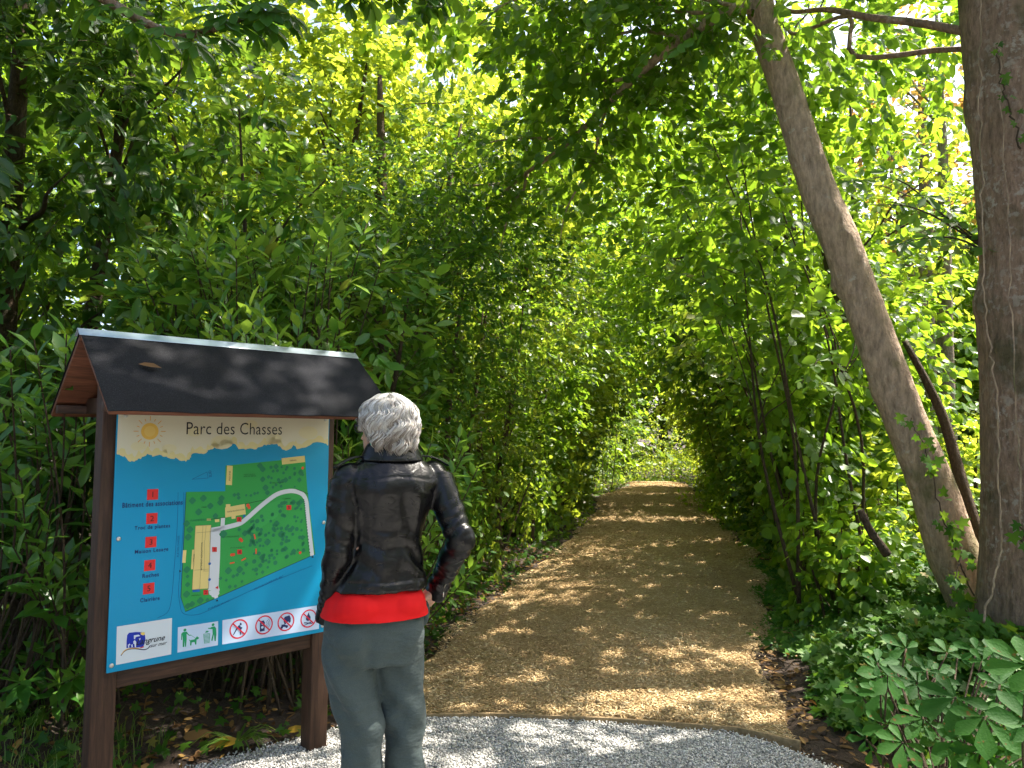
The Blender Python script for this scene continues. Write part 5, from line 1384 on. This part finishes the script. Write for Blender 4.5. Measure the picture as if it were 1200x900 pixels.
plant('tall_lime_tree', 'tall lime tree whose boughs meet over the left of the walk', 'tree', (.3, 16.8, .2), [T_(.3, 16.8, 8.5, .16)],
      [((.6, 16.3, 8.6), (2.0, 1.5, 1.5), 230), ((1.6, 16.2, 6.4), (1.9, 1.5, 1.3), 230), ((-.8, 16.2, 6.4), (1.8, 1.5, 1.5), 210), ((1.9, 16.0, 4.4), (1.8, 1.5, 1.1), 230), ((.2, 16.2, 4.4), (1.6, 1.3, 1.2), 180)],
      ('diamond', .14, .11), 'lime', nl=14, sprL=.6)
plant('spreading_tree', 'broad tree at the far left beyond the evergreen', 'tree', (-6.3, 9.5, .2), [T_(-6.3, 9.5, 7, .16)],
      [((-6.3, 9.2, 7.2), (2.3, 1.6, 1.6), 260), ((-7.0, 9.2, 5), (2.2, 1.6, 1.4), 230), ((-5.2, 9.2, 4.9), (1.6, 1.4, 1.4), 200), ((-6.2, 9.2, 2.8), (2.4, 1.4, 1.5), 240)],
      ('folded', .11, .085), 'lime', nl=13, sprL=.5)

# RIGHT side --------------------------------------------------------
rg = 'many-stemmed shrubs leaning over the right side of the walk'
def manystem(x, y, h, n, lean, z0=.25):
    out = []
    for q in range(n):
        sx, sy = x+rng.normal(0, .26), y+rng.normal(0, .22); lx = lean+rng.normal(0, .32); ly = rng.normal(0, .3); hh = h*rng.uniform(.75, 1.1)
        out.append([(sx, sy, z0-.2, rng.uniform(.009, .02)), (sx+lx*.3+rng.normal(0, .07), sy+ly*.3, z0+hh*.33, .012), (sx+lx*.68+rng.normal(0, .1), sy+ly*.7, z0+hh*.68, .008), (sx+lx*1.15, sy+ly, z0+hh, .005)])
    return out
plant('hazel_shrub', 'many-stemmed shrub with leaning bare stems beside the leaning trunk', 'shrub', (2.75, 6.5, .25), manystem(2.75, 6.5, 3.6, 7, -.75),
      [((2.1, 6.5, 2.2), (.60, .7, .8), 110), ((2.35, 6.9, 1.3), (.6, .7, .6), 90), ((1.95, 6.7, 3.3), (.75, .8, .6), 120), ((2.9, 6.9, 2.6), (.6, .6, .8), 80)], LIME, 'lime', group=rg, nl=9, sprL=.4, twig=.003, droop=.35, face=.8)
RH = [(3.25, 8.2, 3.0, 'lime', 'shrub on the right verge with arching stems over the chips'),
      (3.75, 10.2, 3.4, 'mixed', 'shrub standing midway along the right of the walk'),
      (4.35, 12.8, 4.0, 'dark', 'dark shrub crowding the right edge in the middle distance'),
      (4.75, 15.6, 3.8, 'mixed', 'far shrub on the right, where the walk turns'),
      (5.4, 18.6, 3.8, 'lime', 'farther green shrub past the turn on the right'),
      (5.9, 21.6, 3.4, 'bright', 'light green shrub near the right end of the walk')]
for k, (x, y, h, mt, lab) in enumerate(RH):
    r = 1.05
    lf = ('folded', .11, .09) if y < 11 else ('diamond', .13, .105)
    plant('shrub', lab, 'shrub', (x+.1, y, .2), manystem(x+.1, y, h, 5, -.9, .2),
          [((x+.02, y, .75), (r*.95, r, .75), 190), ((x-.15, y, 1.8), (r, r, .9), 230), ((x-.6, y, h-.7), (r*1.1, r*1.1, .85), 170 if y < 11 else 250), ((x+.6, y, 2.4), (.9, 1.0, 1.2), 150)],
          lf, mt, group=rg, nl=13, sprL=.42, twig=.003 if y < 9 else 0, droop=.35, face=.8)
plant('lime_tree', 'slender lime whose crown roofs the middle of the walk from the right', 'tree', (4.4, 9.3, .2), [T_(4.4, 9.3, 7.5, .10, (-1.2, 0)), T_(4.5, 9.4, 6, .06, (-.2, .2))],
      [((3.1, 9.2, 5.0), (1.5, 1.3, .9), 150), ((3.6, 9.2, 6.8), (1.7, 1.4, 1.1), 60), ((1.9, 9.6, 5.8), (1.3, 1.2, .8), 100), ((4.6, 9.2, 4.4), (1.0, 1.0, .8), 70)], ('folded', .10, .08), 'lime', nl=12, sprL=.5, rndbias=.15)
plant('lime_tree', 'tall lime behind it that closes the canopy over the turn', 'tree', (5.8, 13.5, .2), [T_(5.8, 13.5, 8.5, .13, (-1.5, 0))],
      [((4.3, 13.3, 5.6), (1.8, 1.6, 1.2), 240), ((4.9, 13.3, 7.9), (2.0, 1.6, 1.3), 110), ((3.0, 13.6, 6.6), (1.6, 1.4, 1.1), 170), ((3.0, 13.8, 4.6), (1.5, 1.4, .9), 200), ((5.9, 13.2, 4.0), (1.2, 1.2, 1.0), 100)], ('folded', .12, .095), 'lime', nl=12, sprL=.55, rndbias=.15)
plant('lime_tree', 'distant tree arching over the end of the walk', 'tree', (6.6, 19, .2), [T_(6.6, 19, 9, .16, (-1.6, 0))],
      [((5.2, 18.6, 5.4), (2.2, 1.8, 1.5), 250), ((5.5, 18.6, 8.2), (2.3, 1.8, 1.6), 230), ((3.6, 18.8, 6.8), (2.0, 1.6, 1.5), 200), ((3.4, 18.8, 4.2), (1.9, 1.6, 1.3), 240), ((7.2, 18.6, 4.0), (1.4, 1.2, 1.5), 110)], ('diamond', .15, .12), 'lime', nl=13, sprL=.6)
plant('copper_leaved_tree', 'tree with copper brown leaves seen between the two trunks', 'tree', (7.7, 14.2, 0), [T_(7.7, 14.2, 9, .16), [(7.7, 14.2, 3, .1), (7.2, 14.2, 6, .06), (6.9, 14.2, 8.5, .03)]],
      [((7.2, 13.8, 7.1), (1.1, .9, .9), 60), ((7.9, 14, 8.6), (1.3, 1, .9), 60), ((8.3, 14.0, 5.8), (.9, .8, .7), 30), ((6.7, 14, 5.9), (.7, .6, .5), 26)], ('folded', .13, .11), 'copper', tmat='bark_far', nl=9, sprL=.5)
plant('slender_tree', 'pale slender trunk in the bright gap between the leaning and the massive trunk', 'tree', (6.35, 11.2, 0), [T_(6.35, 11.2, 8, .11), [(6.0, 11.1, 0, .06), (6.02, 11.1, 2.2, .05), (5.9, 11.1, 5, .03)]],
      [((6.0, 10.9, 6.6), (1.1, .9, .9), 70), ((5.2, 10.8, 5.3), (.8, .8, .5), 45), ((6.5, 10.9, 4.6), (.7, .6, .5), 30), ((5.7, 10.8, 3.9), (.6, .6, .35), 24)], ('folded', .11, .09), 'bright', tmat='bark_far', nl=10, sprL=.45)
for (x, y, r, h, mt, lab) in ((4.6, 7.6, .8, 1.5, 'bright', 'low sunlit bush in the bright gap behind the leaning trunk'), (6.2, 9.3, 1.0, 1.6, 'bright', 'round sunlit bush farther back in the gap between trunks'),
                              (5.4, 11.6, 1.1, 2.1, 'mixed', 'bush behind the right-hand shrubs at mid distance'), (8.2, 12, 1.3, 2.2, 'bright', 'bright bush at the far right behind the massive trunk'), (7.3, 17, 1.6, 2.8, 'mixed', 'large bush under the copper-leaved tree')):
    plant('bush', lab, 'shrub', (x, y, 0), [T_(x, y, h, .03), T_(x+.1, y, h*.9, .03, (.3, 0)), T_(x-.1, y, h*.9, .03, (-.3, 0))], [((x, y, h*.35), (r, r*.9, h*.35), 130), ((x, y, h*.7), (r*.8, r*.8, h*.35), 120)], ('folded', .08, .06), mt, nl=12, sprL=.35, group='bushes in the open ground right of the walk')

for k, (x, y, r, h, mt, lab) in enumerate(((2.55, 6.0, .45, .9, 'lime', 'low leafy clump at the foot of the many-stemmed shrub'), (2.75, 7.3, .5, 1.1, 'mixed', 'second low clump on the right verge, before the arching stems'), (3.15, 8.7, .5, 1.1, 'lime', 'third low clump on the right verge, beyond the arching stems'),
      (3.55, 10.2, .55, 1.2, 'dark', 'dark low clump on the right verge at mid distance'), (3.95, 12.0, .6, 1.3, 'mixed', 'farthest low clump on the right verge'), (3.3, 6.6, .6, 1.2, 'bright', 'sunlit clump just behind the leaning trunk'))):
    plant('bush', lab, 'shrub', (x, y, .1), [T_(x, y, h, .012), T_(x+.1, y, h*.9, .01, (.2, 0)), T_(x-.1, y, h*.9, .01, (-.2, 0))], [((x, y, h*.35), (r, r*1.2, h*.35), 60), ((x+.1, y, h*.75), (r*.8, r, h*.35), 60)], ('round', .075, .062), mt, nl=10, sprL=.28, group='low clumps along the right verge', face=.8)
# END of the walk
for (x, y, r, h, mt, lab, n) in ((2.45, 20.6, 1.0, 2.4, 'mixed', 'rounded shrub in the left bend at the end of the walk', 260), (5.35, 26.0, 1.25, 2.0, 'bright', 'pale sunlit bush closing the end of the walk', 300),
                              (3.4, 26.6, 1.3, 2.9, 'mixed', 'tall thicket behind the sunlit end bush', 260), (7.4, 25, 1.5, 3.2, 'dark', 'dark thicket right of the sunlit end bush', 260), (1.6, 23.2, 1.5, 3.2, 'dark', 'dark thicket behind the left bend', 260)):
    plant('bush', lab, 'shrub', (x, y, 0), [T_(x, y, h, .011), T_(x+.2, y, h*.9, .01, (.3, 0)), T_(x-.2, y, h*.9, .01, (-.3, 0))], [((x, y, h*.22), (r, r*.9, h*.3), n//2), ((x, y, h*.68), (r*.85, r*.8, h*.34), n//2)], ('diamond', .085, .05), mt, nl=13, sprL=.4, group='bushes round the end of the walk')

# the wood beyond: individual trees, copies of three, plus unseen ones added behind the camera
def woodtree(mt, sc=1.0, seed=0):
    return plant('woodland_tree', 'leafy tree of the wood beyond the walk', 'tree', (0, 0, 0), [T_(0, 0, 8*sc, .16)],
      [((0, 0, 8.4), (2.2, 2.0, 1.7), 200), ((1.2, 0, 6.2), (2.0, 1.8, 1.5), 190), ((-1.3, .2, 5.8), (2.0, 1.8, 1.6), 190), ((.3, -.2, 3.6), (2.3, 1.8, 1.5), 200), ((0, 0, 1.6), (2.2, 1.7, 1.6), 170)], ('diamond', .2, .15), mt, nl=12, sprL=.7, group='trees of the wood beyond the walk', keepf=False)
protos = [woodtree('lime'), woodtree('mixed'), woodtree('bright')]
spots = []
for k, (x, y) in enumerate([(-9, 13), (-5.5, 14.5), (-3, 17), (-8.5, 19), (-5.5, 22), (-1.5, 21), (2, 25), (-2, 27), (1.5, 32), (5.2, 34), (13, 34), (17, 28), (-6, 30), (13, 24), (14, 20), (-11, 9), (-10, 27), (16, 24), (4.8, 39), (-1, 38), (10, 38), (17, 33), (14, 17.5), (-13, 18), (11.5, 14.5), (6.5, 33), (3, 31), (8.8, 32.5), (-6, -7), (6.5, -7.5), (-9.5, -2.5), (9.5, -3), (9, 3), (10.5, 17.5), (9.3, 21), (12, 26)]):
    spots.append((x+rng.normal(0, .3), y, rng.uniform(.85, 1.2)))
for i, (x, y, s) in enumerate(spots):
    o = protos[i] if i < 3 else copy_tree(protos[i % 3])
    o.location = (x, y, 0); o.scale = (s, s, s*(1.0 if x < 9 else .8)); o.rotation_euler = (0, 0, rng.uniform(0, 6.28))
# unseen trees round the photographer are added to keep blue sky light off the forecourt
# ------------------------------------------------------------------ overhanging chestnut bough at the top left, seedlings, ivy
def palmate(g, c, axis, nrm, size, nleaf=6, rn=.5, droop=.25):
    """one horse chestnut leaf: leaflets spreading from one point"""
    axis = unit(np.array(axis, float)); nrm = unit(np.array(nrm, float)); sd_ = np.cross(nrm, axis)
    an = np.linspace(-1, 1, nleaf)*R(118)
    A = np.cos(an)[:, None]*axis+np.sin(an)[:, None]*sd_-nrm*droop*(.6+.5*rng.random(nleaf))[:, None]
    L = size*(1-.38*np.abs(an)/R(118))*(.92+.16*rng.random(nleaf))
    C = np.repeat(np.array(c, float)[None], nleaf, 0)+unit(A)*.006
    # leaflets broad towards the tip
    T = np.array([[0, 0, 0], [.2, .09, .02], [.48, .22, .04], [.72, .285, .04], [.87, .17, .0], [1, 0, -.05], [.87, -.17, .0], [.72, -.285, .04], [.48, -.22, .04], [.2, -.09, .02], [.3, 0, -.02], [.7, 0, -.03]])
    F4 = np.array([[0, 10, 2, 1], [0, 9, 8, 10], [10, 11, 3, 2], [10, 8, 7, 11]]); F4b = np.array([[11, 5, 4, 3], [11, 7, 6, 5]])
    S = unit(np.cross(np.repeat(nrm[None], nleaf, 0), unit(A))); A = unit(A); Nn = np.cross(A, S)
    V = C[:, None]+A[:, None]*(T[None, :, 0, None]*L[:, None, None])+S[:, None]*(T[None, :, 1, None]*L[:, None, None]*.82)+Nn[:, None]*(T[None, :, 2, None]*L[:, None, None])
    off = (np.arange(nleaf)*12)[:, None, None]
    g.add(V.reshape(-1, 3), [(F4[None]+off).reshape(-1, 4), (F4b[None]+off).reshape(-1, 4)], np.full(nleaf*12, rn))
M['seedling'] = leafmat('blotched_chestnut_leaf', [(.010, .052, .006), (.014, .07, .008), (.026, .10, .013)], [(.07, .22, .015), (.15, .32, .025)], .3, .6, .12)
nt = M['seedling'].node_tree; b = nt.nodes['Principled BSDF']
tc = N(nt, 'ShaderNodeTexCoord'); nz = N(nt, 'ShaderNodeTexNoise'); nz.inputs['Scale'].default_value = 42; nz.inputs['Detail'].default_value = 4
nt.links.new(tc.outputs['Object'], nz.inputs['Vector']); rr_ = ramp(nt, nz.outputs[0], [(.65, (0, 0, 0)), (.68, (.9, .9, .9))])
old = b.inputs['Base Color'].links[0].from_socket; mx = N(nt, 'ShaderNodeMix', data_type='RGBA'); mx.inputs['B'].default_value = (.14, .05, .015, 1)
nt.links.new(rr_.outputs[0], mx.inputs['Factor']); nt.links.new(old, mx.inputs['A']); nt.links.new(mx.outputs['Result'], b.inputs['Base Color'])
bp = N(nt, 'ShaderNodeBump'); bp.inputs['Strength'].default_value = .5; bp.inputs['Distance'].default_value = .004; wv = N(nt, 'ShaderNodeTexNoise'); wv.inputs['Scale'].default_value = 120
nt.links.new(tc.outputs['Object'], wv.inputs['Vector']); nt.links.new(wv.outputs[0], bp.inputs['Height']); nt.links.new(bp.outputs[0], b.inputs['Normal'])

# chestnut whose bough droops into the top of the picture
def chestnut_left():
    b = np.array([-5.4, 3.4, .1]); root = empty('horse_chestnut_tree', b, label='chestnut standing just outside the left, its bough of palmate leaves hanging into the top', cat='tree')
    gt = Geo(); g = Geo()
    P = crom([(-5.4, 3.4, -.1, .2), (-5.35, 3.4, 2, .17), (-5.2, 3.5, 4.2, .15), (-5.0, 3.6, 6.5, .1), (-5, 3.6, 8, .04)], 6)
    V, F = tube_vf(P[:, :3], P[:, 3], 16, True); gt.add(V, F)
    B = []
    for pts, r in (([P[14, :3], (-4.0, 3.9, 4.4), at(60, -30, 4.2), at(200, 38, 4.3), at(285, 22, 4.4), at(330, 8, 4.4)], .05), ([(-4.0, 3.9, 4.4), at(150, -60, 4.3), at(330, -40, 4.4), at(450, -10, 4.5), at(520, -12, 4.6)], .035),
                   ([P[18, :3], (-3.5, 4.2, 5.6), (-2, 4.6, 6.0), (-.4, 4.9, 5.6)], .06), ([P[22, :3], (-3.4, 3.4, 6.4), (-1.9, 3.2, 6.6)], .05)):
        Q = crom([tuple(p) for p in pts], 7); gt.add(*tube_vf(Q, np.linspace(r, .006, len(Q)), 7)); B.append(Q)
    for Q, dens in ((B[0], 2.2), (B[1], 3.0)):
        for k in range(10, len(Q)):
            for q in range(int(dens)+(rng.random() < dens % 1)):
                o = Q[k]; d = rng.normal(0, 1, 3)*[1, 1, .3]; d[2] -= .25; d = unit(d); st = o+d*rng.uniform(.05, .16)
                if not keep(st[None])[0]: continue
                gt.add(*tube_vf(np.array([o, st]), [.003, .002], 4))
                palmate(g, st, d*[1, 1, .5]+[0, 0, -.7], [d[0]*.5, d[1]*.4-.45, .55], rng.uniform(.10, .17), rng.integers(5, 8), rng.random(), .25)
    for c, r, n in (((-2.2, 4.2, 6.3), (1.6, 1.2, .8), 260), ((-.3, 4.6, 6.0), (1.2, 1.0, .6), 170), ((-4, 3.8, 6.6), (1.6, 1.4, 1.0), 260), ((-2.2, 3.0, 7.2), (1.4, 1.2, .8), 180), ((-5.6, 3.6, 7.6), (1.6, 1.6, 1.2), 200)):
        u = unit(rng.normal(0, 1, (n, 3))); O = np.array(c)+u*np.array(r)*(.4+.6*rng.random((n, 1)))
        for o, d in zip(O, u):
            palmate(g, o, d*[1, 1, .3]+[0, 0, -.3], [d[0]*.4, d[1]*.4, .9], rng.uniform(.11, .18), 6, rng.random(), .3)
    g.v = [v-b for v in g.v]; gt.v = [v-b for v in gt.v]
    gt.build('trunk', M['bark'], root, smooth=True); g.build('crown', M['chestnut'], root)
chestnut_left()

# leafy sprig with large leaves between the two trunks
g = Geo(); gt = Geo(); b = np.array(at(1140, 255, 5.0))
root = empty('chestnut_sucker', at(1160, 300, 4.9), label='leafy sucker shoot with big leaves growing from the massive trunk', cat='shoot')
b = np.array(root.location)
for e in ((990, 215, 4.9), (1040, 290, 4.8), (1085, 250, 4.9), (1110, 300, 4.7), (1020, 240, 5.0)):
    Q = limb(gt, at(1165, 300, 4.7), at(*e), .008, .003, sag=.15, sides=5, seg=3)
    for k in range(4, len(Q), 2):
        for q in range(1):
            d = unit(rng.normal(0, 1, 3)*[1, 1, .3]); palmate(g, Q[k]+d*.06, d+[0, 0, -.6], [d[0]*.3-.1, -.7, .45], rng.uniform(.10, .14), 5, rng.random(), .2)
g.v = [v-b for v in g.v]; gt.v = [v-b for v in gt.v]
gt.build('stem', M['twig'], root, smooth=True); g.build('foliage', M['chestnut'], root)

# seedlings with big palmate leaves at the foot of the bank
def seedling(px_list, Y, label):
    base = at(px_list[0][0], 905, Y); x0, y0 = base[0], base[1]; b = np.array([x0, y0, float(gz(x0, y0))])
    root = empty('horse_chestnut_seedling', b, label=label, cat='seedling', group='chestnut seedlings on the right bank')
    g = Geo(); gt = Geo()
    for (px_, py_, Yo, s, az) in px_list:
        p = at(px_, py_, Y+Yo)
        gt.add(*tube_vf(crom([b+rng.normal(0, .02, 3)*[1, 1, 0], (b*.5+p*.5)+[0, .03, .05], p], 4), [.004]*9, 5))
        n = unit(np.array([-.1, -.75, .75])+rng.normal(0, .14, 3)); ax = np.array([math.cos(az), 0, math.sin(az)]); ax = unit(ax-n*(ax @ n))
        palmate(g, p, ax, n, s, 5 if s < .12 else 6, rng.random(), .10)
    g.v = [v-b for v in g.v]; gt.v = [v-b for v in gt.v]
    gt.build('stem', M['twig'], root, smooth=True); g.build('foliage', M['seedling'], root)
seedling([(1120, 817, 0, .165, -2.2), (1082, 842, .1, .12, -2.6), (1105, 868, .05, .12, -1.8), (1075, 800, .25, .12, 2.6)], 2.95, 'chestnut seedling with broad blotched leaves, left one at the foot of the bank')
seedling([(1153, 840, 0, .16, -1.4), (1172, 802, .15, .13, .6), (1195, 866, -.05, .13, -1.2), (1150, 880, .0, .13, -1.9), (1190, 812, .2, .1, 2), (1130, 872, .05, .12, -2.4), (1160, 905, -.1, .15, -1.6)], 2.85, 'chestnut seedling with broad blotched leaves, right one below the massive trunk')
seedling([(1040, 790, 0, .13, -2.6), (1062, 760, .2, .10, 2.4), (1032, 812, .1, .10, -2), (1110, 765, .3, .09, 1.6), (1058, 870, -.15, .12, -2.2), (1040, 850, 0, .10, -2.9), (1098, 790, .1, .09, .5)], 3.15, 'smaller chestnut seedling with darker leaves beside the soil margin')
seedling([(1204, 780, 0, .15, 2.6), (1210, 850, 0, .14, 2.2)], 2.7, 'pale sunlit chestnut leaves reaching in from the picture edge')

# ivy carpet
def ivy_sheet(n, xr, yr, f, lift, size, name, label, mat='ivy', shape='lobed'):
    x = rng.uniform(*xr, n); y = yr[0]+(yr[1]-yr[0])*rng.random(n)**1.3; k = f(x, y); x, y = x[k], y[k]; n = len(x)
    hgt = lift*(.25+.75*rng.random(n))*(.55+.45*np.sin(x*3.1+1)*np.cos(y*2.7)); d = np.abs(x-pcx(y))-phw(y)
    hgt = np.abs(hgt)*np.clip((d-.2)/.7, .12, 1)
    C = np.stack([x, y, gz(x, y)+.015+hgt], -1); kk = keep(C) | (hgt < .12); C = C[kk]; n = len(C)
    A = rng.normal(0, 1, (n, 3))*[1, 1, .4]; A[:, 2] -= .3; A[:, 0] += np.where(C[:, 0] > pcx(C[:, 1]), -.45, .45); A[:, 1] -= .4
    Nn = np.array([0, -.55, .8])+rng.normal(0, .35, (n, 3)); L = size*(.5+.8*rng.random(n))
    g = Geo(); leaves_geo(g, C, A, Nn, L, L*1.0, shape, rng.random(n))
    return g.build(name, M[mat], label=label, kind='stuff', cat='ivy')
def rbank(x, y):
    d = x-pcx(y)-phw(y); e = .42+.12*np.sin(y*4)-.38*np.clip((y-4.3)/1.8, 0, 1)
    return (d > e-.05*rng.random(len(x))) & ~inpoly(x, y, GR) & ~((x < 1.55+.25*(4.2-y)) & (y < 4.3))
def lbank(x, y):
    d = pcx(y)-phw(y)-x; 
    return (d > .08+.1*np.sin(y*3)) & ~inpoly(x, y, GR) & ~((x > -1.9) & (y < 4.35) & (rng.random(len(x)) < .6)) & ~((y < 5.2) & (rng.random(len(x)) < .25))
ivy_sheet(34000, (1.3, 5.5), (3.2, 9), rbank, .42, .075, 'ivy_ground_cover', 'ivy carpet covering the right bank under the trunks')
ivy_sheet(9000, (2.5, 8), (8, 20), rbank, .5, .10, 'ivy_undergrowth', 'low undergrowth trailing along the right verge further on', 'mixed')
ivy_sheet(14000, (-4.5, 1), (3.3, 12), lbank, .30, .055, 'ivy_trails', 'ivy trailing over the dark litter of the left bank')
# leaves lit in the open ground behind
xx = rng.uniform(-9, 13, 60000); yy = rng.uniform(11, 36, 60000); k = (np.abs(xx-pcx(yy)) > phw(yy)+.12) | (yy > 24.6); xx, yy = xx[k], yy[k]; n_ = len(xx)
C = np.stack([xx, yy, gz(xx, yy)+.35*rng.random(n_)**1.5*np.clip((np.abs(xx-pcx(yy))-phw(yy))/.8, .15, 1)], -1); A = rng.normal(0, 1, (n_, 3))*[1, 1, .6]+[0, -.2, .2]
g = Geo(); L = .13*(.5+rng.random(n_)); leaves_geo(g, C, A, np.array([0, -.5, 1.])+rng.normal(0, .5, (n_, 3)), L, L*.6, 'diamond', rng.random(n_))
g.build('woodland_undergrowth', M['mixed'], label='mixed low undergrowth on the wood floor beyond the walk', cat='undergrowth', kind='stuff')
x = rng.uniform(3.6, 12, 16000); y = rng.uniform(5, 17, 16000)
C = np.stack([x, y, gz(x, y)+.3*rng.random(16000)], -1); A = rng.normal(0, 1, (16000, 3))*[1, 1, .6]+[0, 0, .3]
g = Geo(); L = .10*(.5+rng.random(16000)); leaves_geo(g, C, A, np.array([0, 0, 1.])+rng.normal(0, .5, (16000, 3)), L, L*.5, 'diamond', rng.random(16000))
g.build('undergrowth', M['bright'], label='sunlit low undergrowth in the open ground right of the trunks', cat='undergrowth', kind='stuff')
# moss cushion and ivy climbing the trunks
def climber(pts, nleaf, size, label, r=.006):
    b = np.array(pts[0]); root = empty('ivy_vine', b, label=label, cat='ivy'); gt = Geo(); g = Geo()
    Q = crom(pts, 8); Q = Q+rng.normal(0, .006, Q.shape); gt.add(*tube_vf(Q-b, np.linspace(r, r*.45, len(Q)), 6))
    if nleaf:
        idx = rng.integers(0, len(Q), nleaf); C = Q[idx]+rng.normal(0, .035, (nleaf, 3))+[0, -.02, 0]
        A = rng.normal(0, 1, (nleaf, 3))*[1, .3, 1]+[0, -.3, -.4]; Nn = np.array([-.3, -1, .35])+rng.normal(0, .3, (nleaf, 3)); L = size*(.6+.7*rng.random(nleaf))
        leaves_geo(g, C-b, A, Nn, L, L*.95, 'lobed', rng.random(nleaf))
    gt.build('stem', M['bark_lean' if not nleaf else 'twig'], root, smooth=True)
    if nleaf: g.build('leaves', M['ivy'], root)
def surf(px_, py_): return tuple(at(px_, py_, 4.33))
climber([surf(1152, 730), surf(1162, 690), surf(1172, 640), surf(1170, 560), surf(1168, 470), surf(1158, 400), surf(1152, 320), surf(1150, 200), surf(1148, 90), surf(1150, -20)], 0, .05, 'bare ivy stem climbing the full height of the massive trunk', .007)
climber([tuple(at(1196, 640, 4.34)), tuple(at(1192, 500, 4.36)), tuple(at(1185, 350, 4.38)), tuple(at(1176, 170, 4.40)), tuple(at(1172, 60, 4.40)), tuple(at(1170, 40, 4.42))], 0, .05, 'thinner bare ivy stem nearer the picture edge on the massive trunk', .005)
climber([tuple(at(1195, 175, 4.36)), tuple(at(1185, 130, 4.37)), tuple(at(1172, 90, 4.39)), tuple(at(1168, 50, 4.4))], 14, .055, 'small leafy ivy sprig high on the massive trunk')
climber([tuple(at(1200, 640, 4.3)), tuple(at(1198, 620, 4.28)), tuple(at(1190, 612, 4.26))], 5, .07, 'short ivy sprig low on the massive trunk')
climber([tuple(at(1142, 700, 4.95)), tuple(at(1118, 640, 4.97)), tuple(at(1100, 590, 5.0)), tuple(at(1085, 530, 5.02)), tuple(at(1065, 490, 5.04))], 34, .075, 'leafy ivy climbing the lower part of the leaning trunk')
climber([tuple(at(1150, 760, 4.7)), tuple(at(1135, 720, 4.75)), tuple(at(1120, 690, 4.8)), tuple(at(1128, 640, 4.9))], 40, .075, 'ivy clump filling the fork between the two trunks')
# dark thin stems near the trunks
for pts, lab in (([at(1150, 640, 5.6), at(1125, 560, 5.7), at(1105, 490, 5.8), at(1085, 445, 5.9), at(1060, 400, 6.0)], 'dark thin trunk slanting up between the leaning and the massive trunk'),
                 ([at(1040, 650, 4.9), at(1022, 625, 4.9), at(1008, 598, 4.9)], 'short broken stump leaning out of the ivy')):
    b = pts[0]; root = empty('dead_stem', b, label=lab, cat='stem'); g = Geo(); Q = crom(pts, 6)
    g.add(*tube_vf(Q-b, np.linspace(.05 if len(pts) > 3 else .028, .022, len(Q)), 10, True, lambda t, a, P: 1+.1*np.sin(3*a+t*9))); g.build('stem', M['twig'], root, smooth=True)
# spider-like grass tuft and fallen yellow leaves under the board
b = np.array([-1.28, 3.72, .03]); g = Geo()
for k in range(26):
    a = rng.uniform(0, 2*PI); L = rng.uniform(.10, .22); w = .006
    d = np.array([math.cos(a), math.sin(a), 0]); s = np.array([-d[1], d[0], 0])
    P = np.array([d*L*t+np.array([0, 0, L*(1.3*t-1.25*t*t)*rng.uniform(.6, 1)]) for t in np.linspace(0, 1, 6)])
    ww = w*np.array([.7, 1, 1, .8, .5, .05]); V = np.vstack([P-s*ww[:, None], P+[0, 0, -.002], P+s*ww[:, None]]); i = np.arange(5)
    g.add(V, [np.stack([i, i+1, i+7, i+6], -1), np.stack([i+6, i+7, i+13, i+12], -1)], np.full(18, rng.random()))
tf = g.build('grass_tuft', M['grass'], label='tuft of arching grass blades beside the right post of the board', cat='grass tuft'); tf.location = b
for (px_, py_, Y, s, a, lab) in ((228, 847, 3.72, .10, .1, 'curled tan fallen leaf, left of the two under the board'), (262, 846, 3.70, .11, -.2, 'yellow fallen leaf with upturned tip under the board'), (345, 838, 3.9, .07, .1, 'small yellow leaf by the grass tuft')):
    p = at(px_, py_, Y); p[2] = float(gz(p[0], p[1]))+.03; g = Geo()
    leaves_geo(g, np.array([[-s/2, 0, .01]]), np.array([[1, .2*a, .15]]), np.array([[.2, -.6, .7]]), np.array([s*1.3]), np.array([s*.55]), 'round', np.array([.5]))
    o = g.build('fallen_leaf', M['deadleaf' if px_ == 228 else 'yellowleaf'], label=lab, cat='leaf'); o.location = p; o.rotation_euler = (0, 0, a)
# grass at the foot of the left post
g = Geo(); n = 420
for k in range(n):
    x, y = rng.uniform(-2.35, -1.6), rng.uniform(3.15, 3.75)
    if inpoly(np.array([x]), np.array([y]), GR)[0]: continue
    L = rng.uniform(.06, .16); a = rng.uniform(0, 2*PI); d = np.array([math.cos(a)*.5, math.sin(a)*.5, 0]); s = np.array([-math.sin(a), math.cos(a), 0])*.002; p = np.array([x, y, float(gz(x, y))])
    P = np.array([p, p+d*L*.3+[0, 0, L*.6], p+d*L+[0, 0, L*.85]]); V = np.vstack([P-s*np.array([[1], [.8], [.1]]), P+s*np.array([[1], [.8], [.1]])]); g.add(V, np.array([[0, 1, 4, 3], [1, 2, 5, 4]]), np.full(6, rng.random()))
g.build('grass', M['grass'], label='thin grass at the foot of the left board post', cat='grass', kind='stuff')
# more small seedling leaves filling the foot of the right bank
tips = []
for k in range(46):
    tips.append((rng.uniform(1010, 1200), rng.uniform(760, 905), rng.uniform(.1, .9), rng.uniform(.05, .10), rng.uniform(-3.1, 3.1)))
tips = [(max(x, 1000+(900-y)*-.1), y, d, s, a) for x, y, d, s, a in tips]
seedling([(1110, 880, .3, .08, -1)]+tips, 2.95, 'low thicket of small chestnut leaves behind the broad-leaved seedlings')
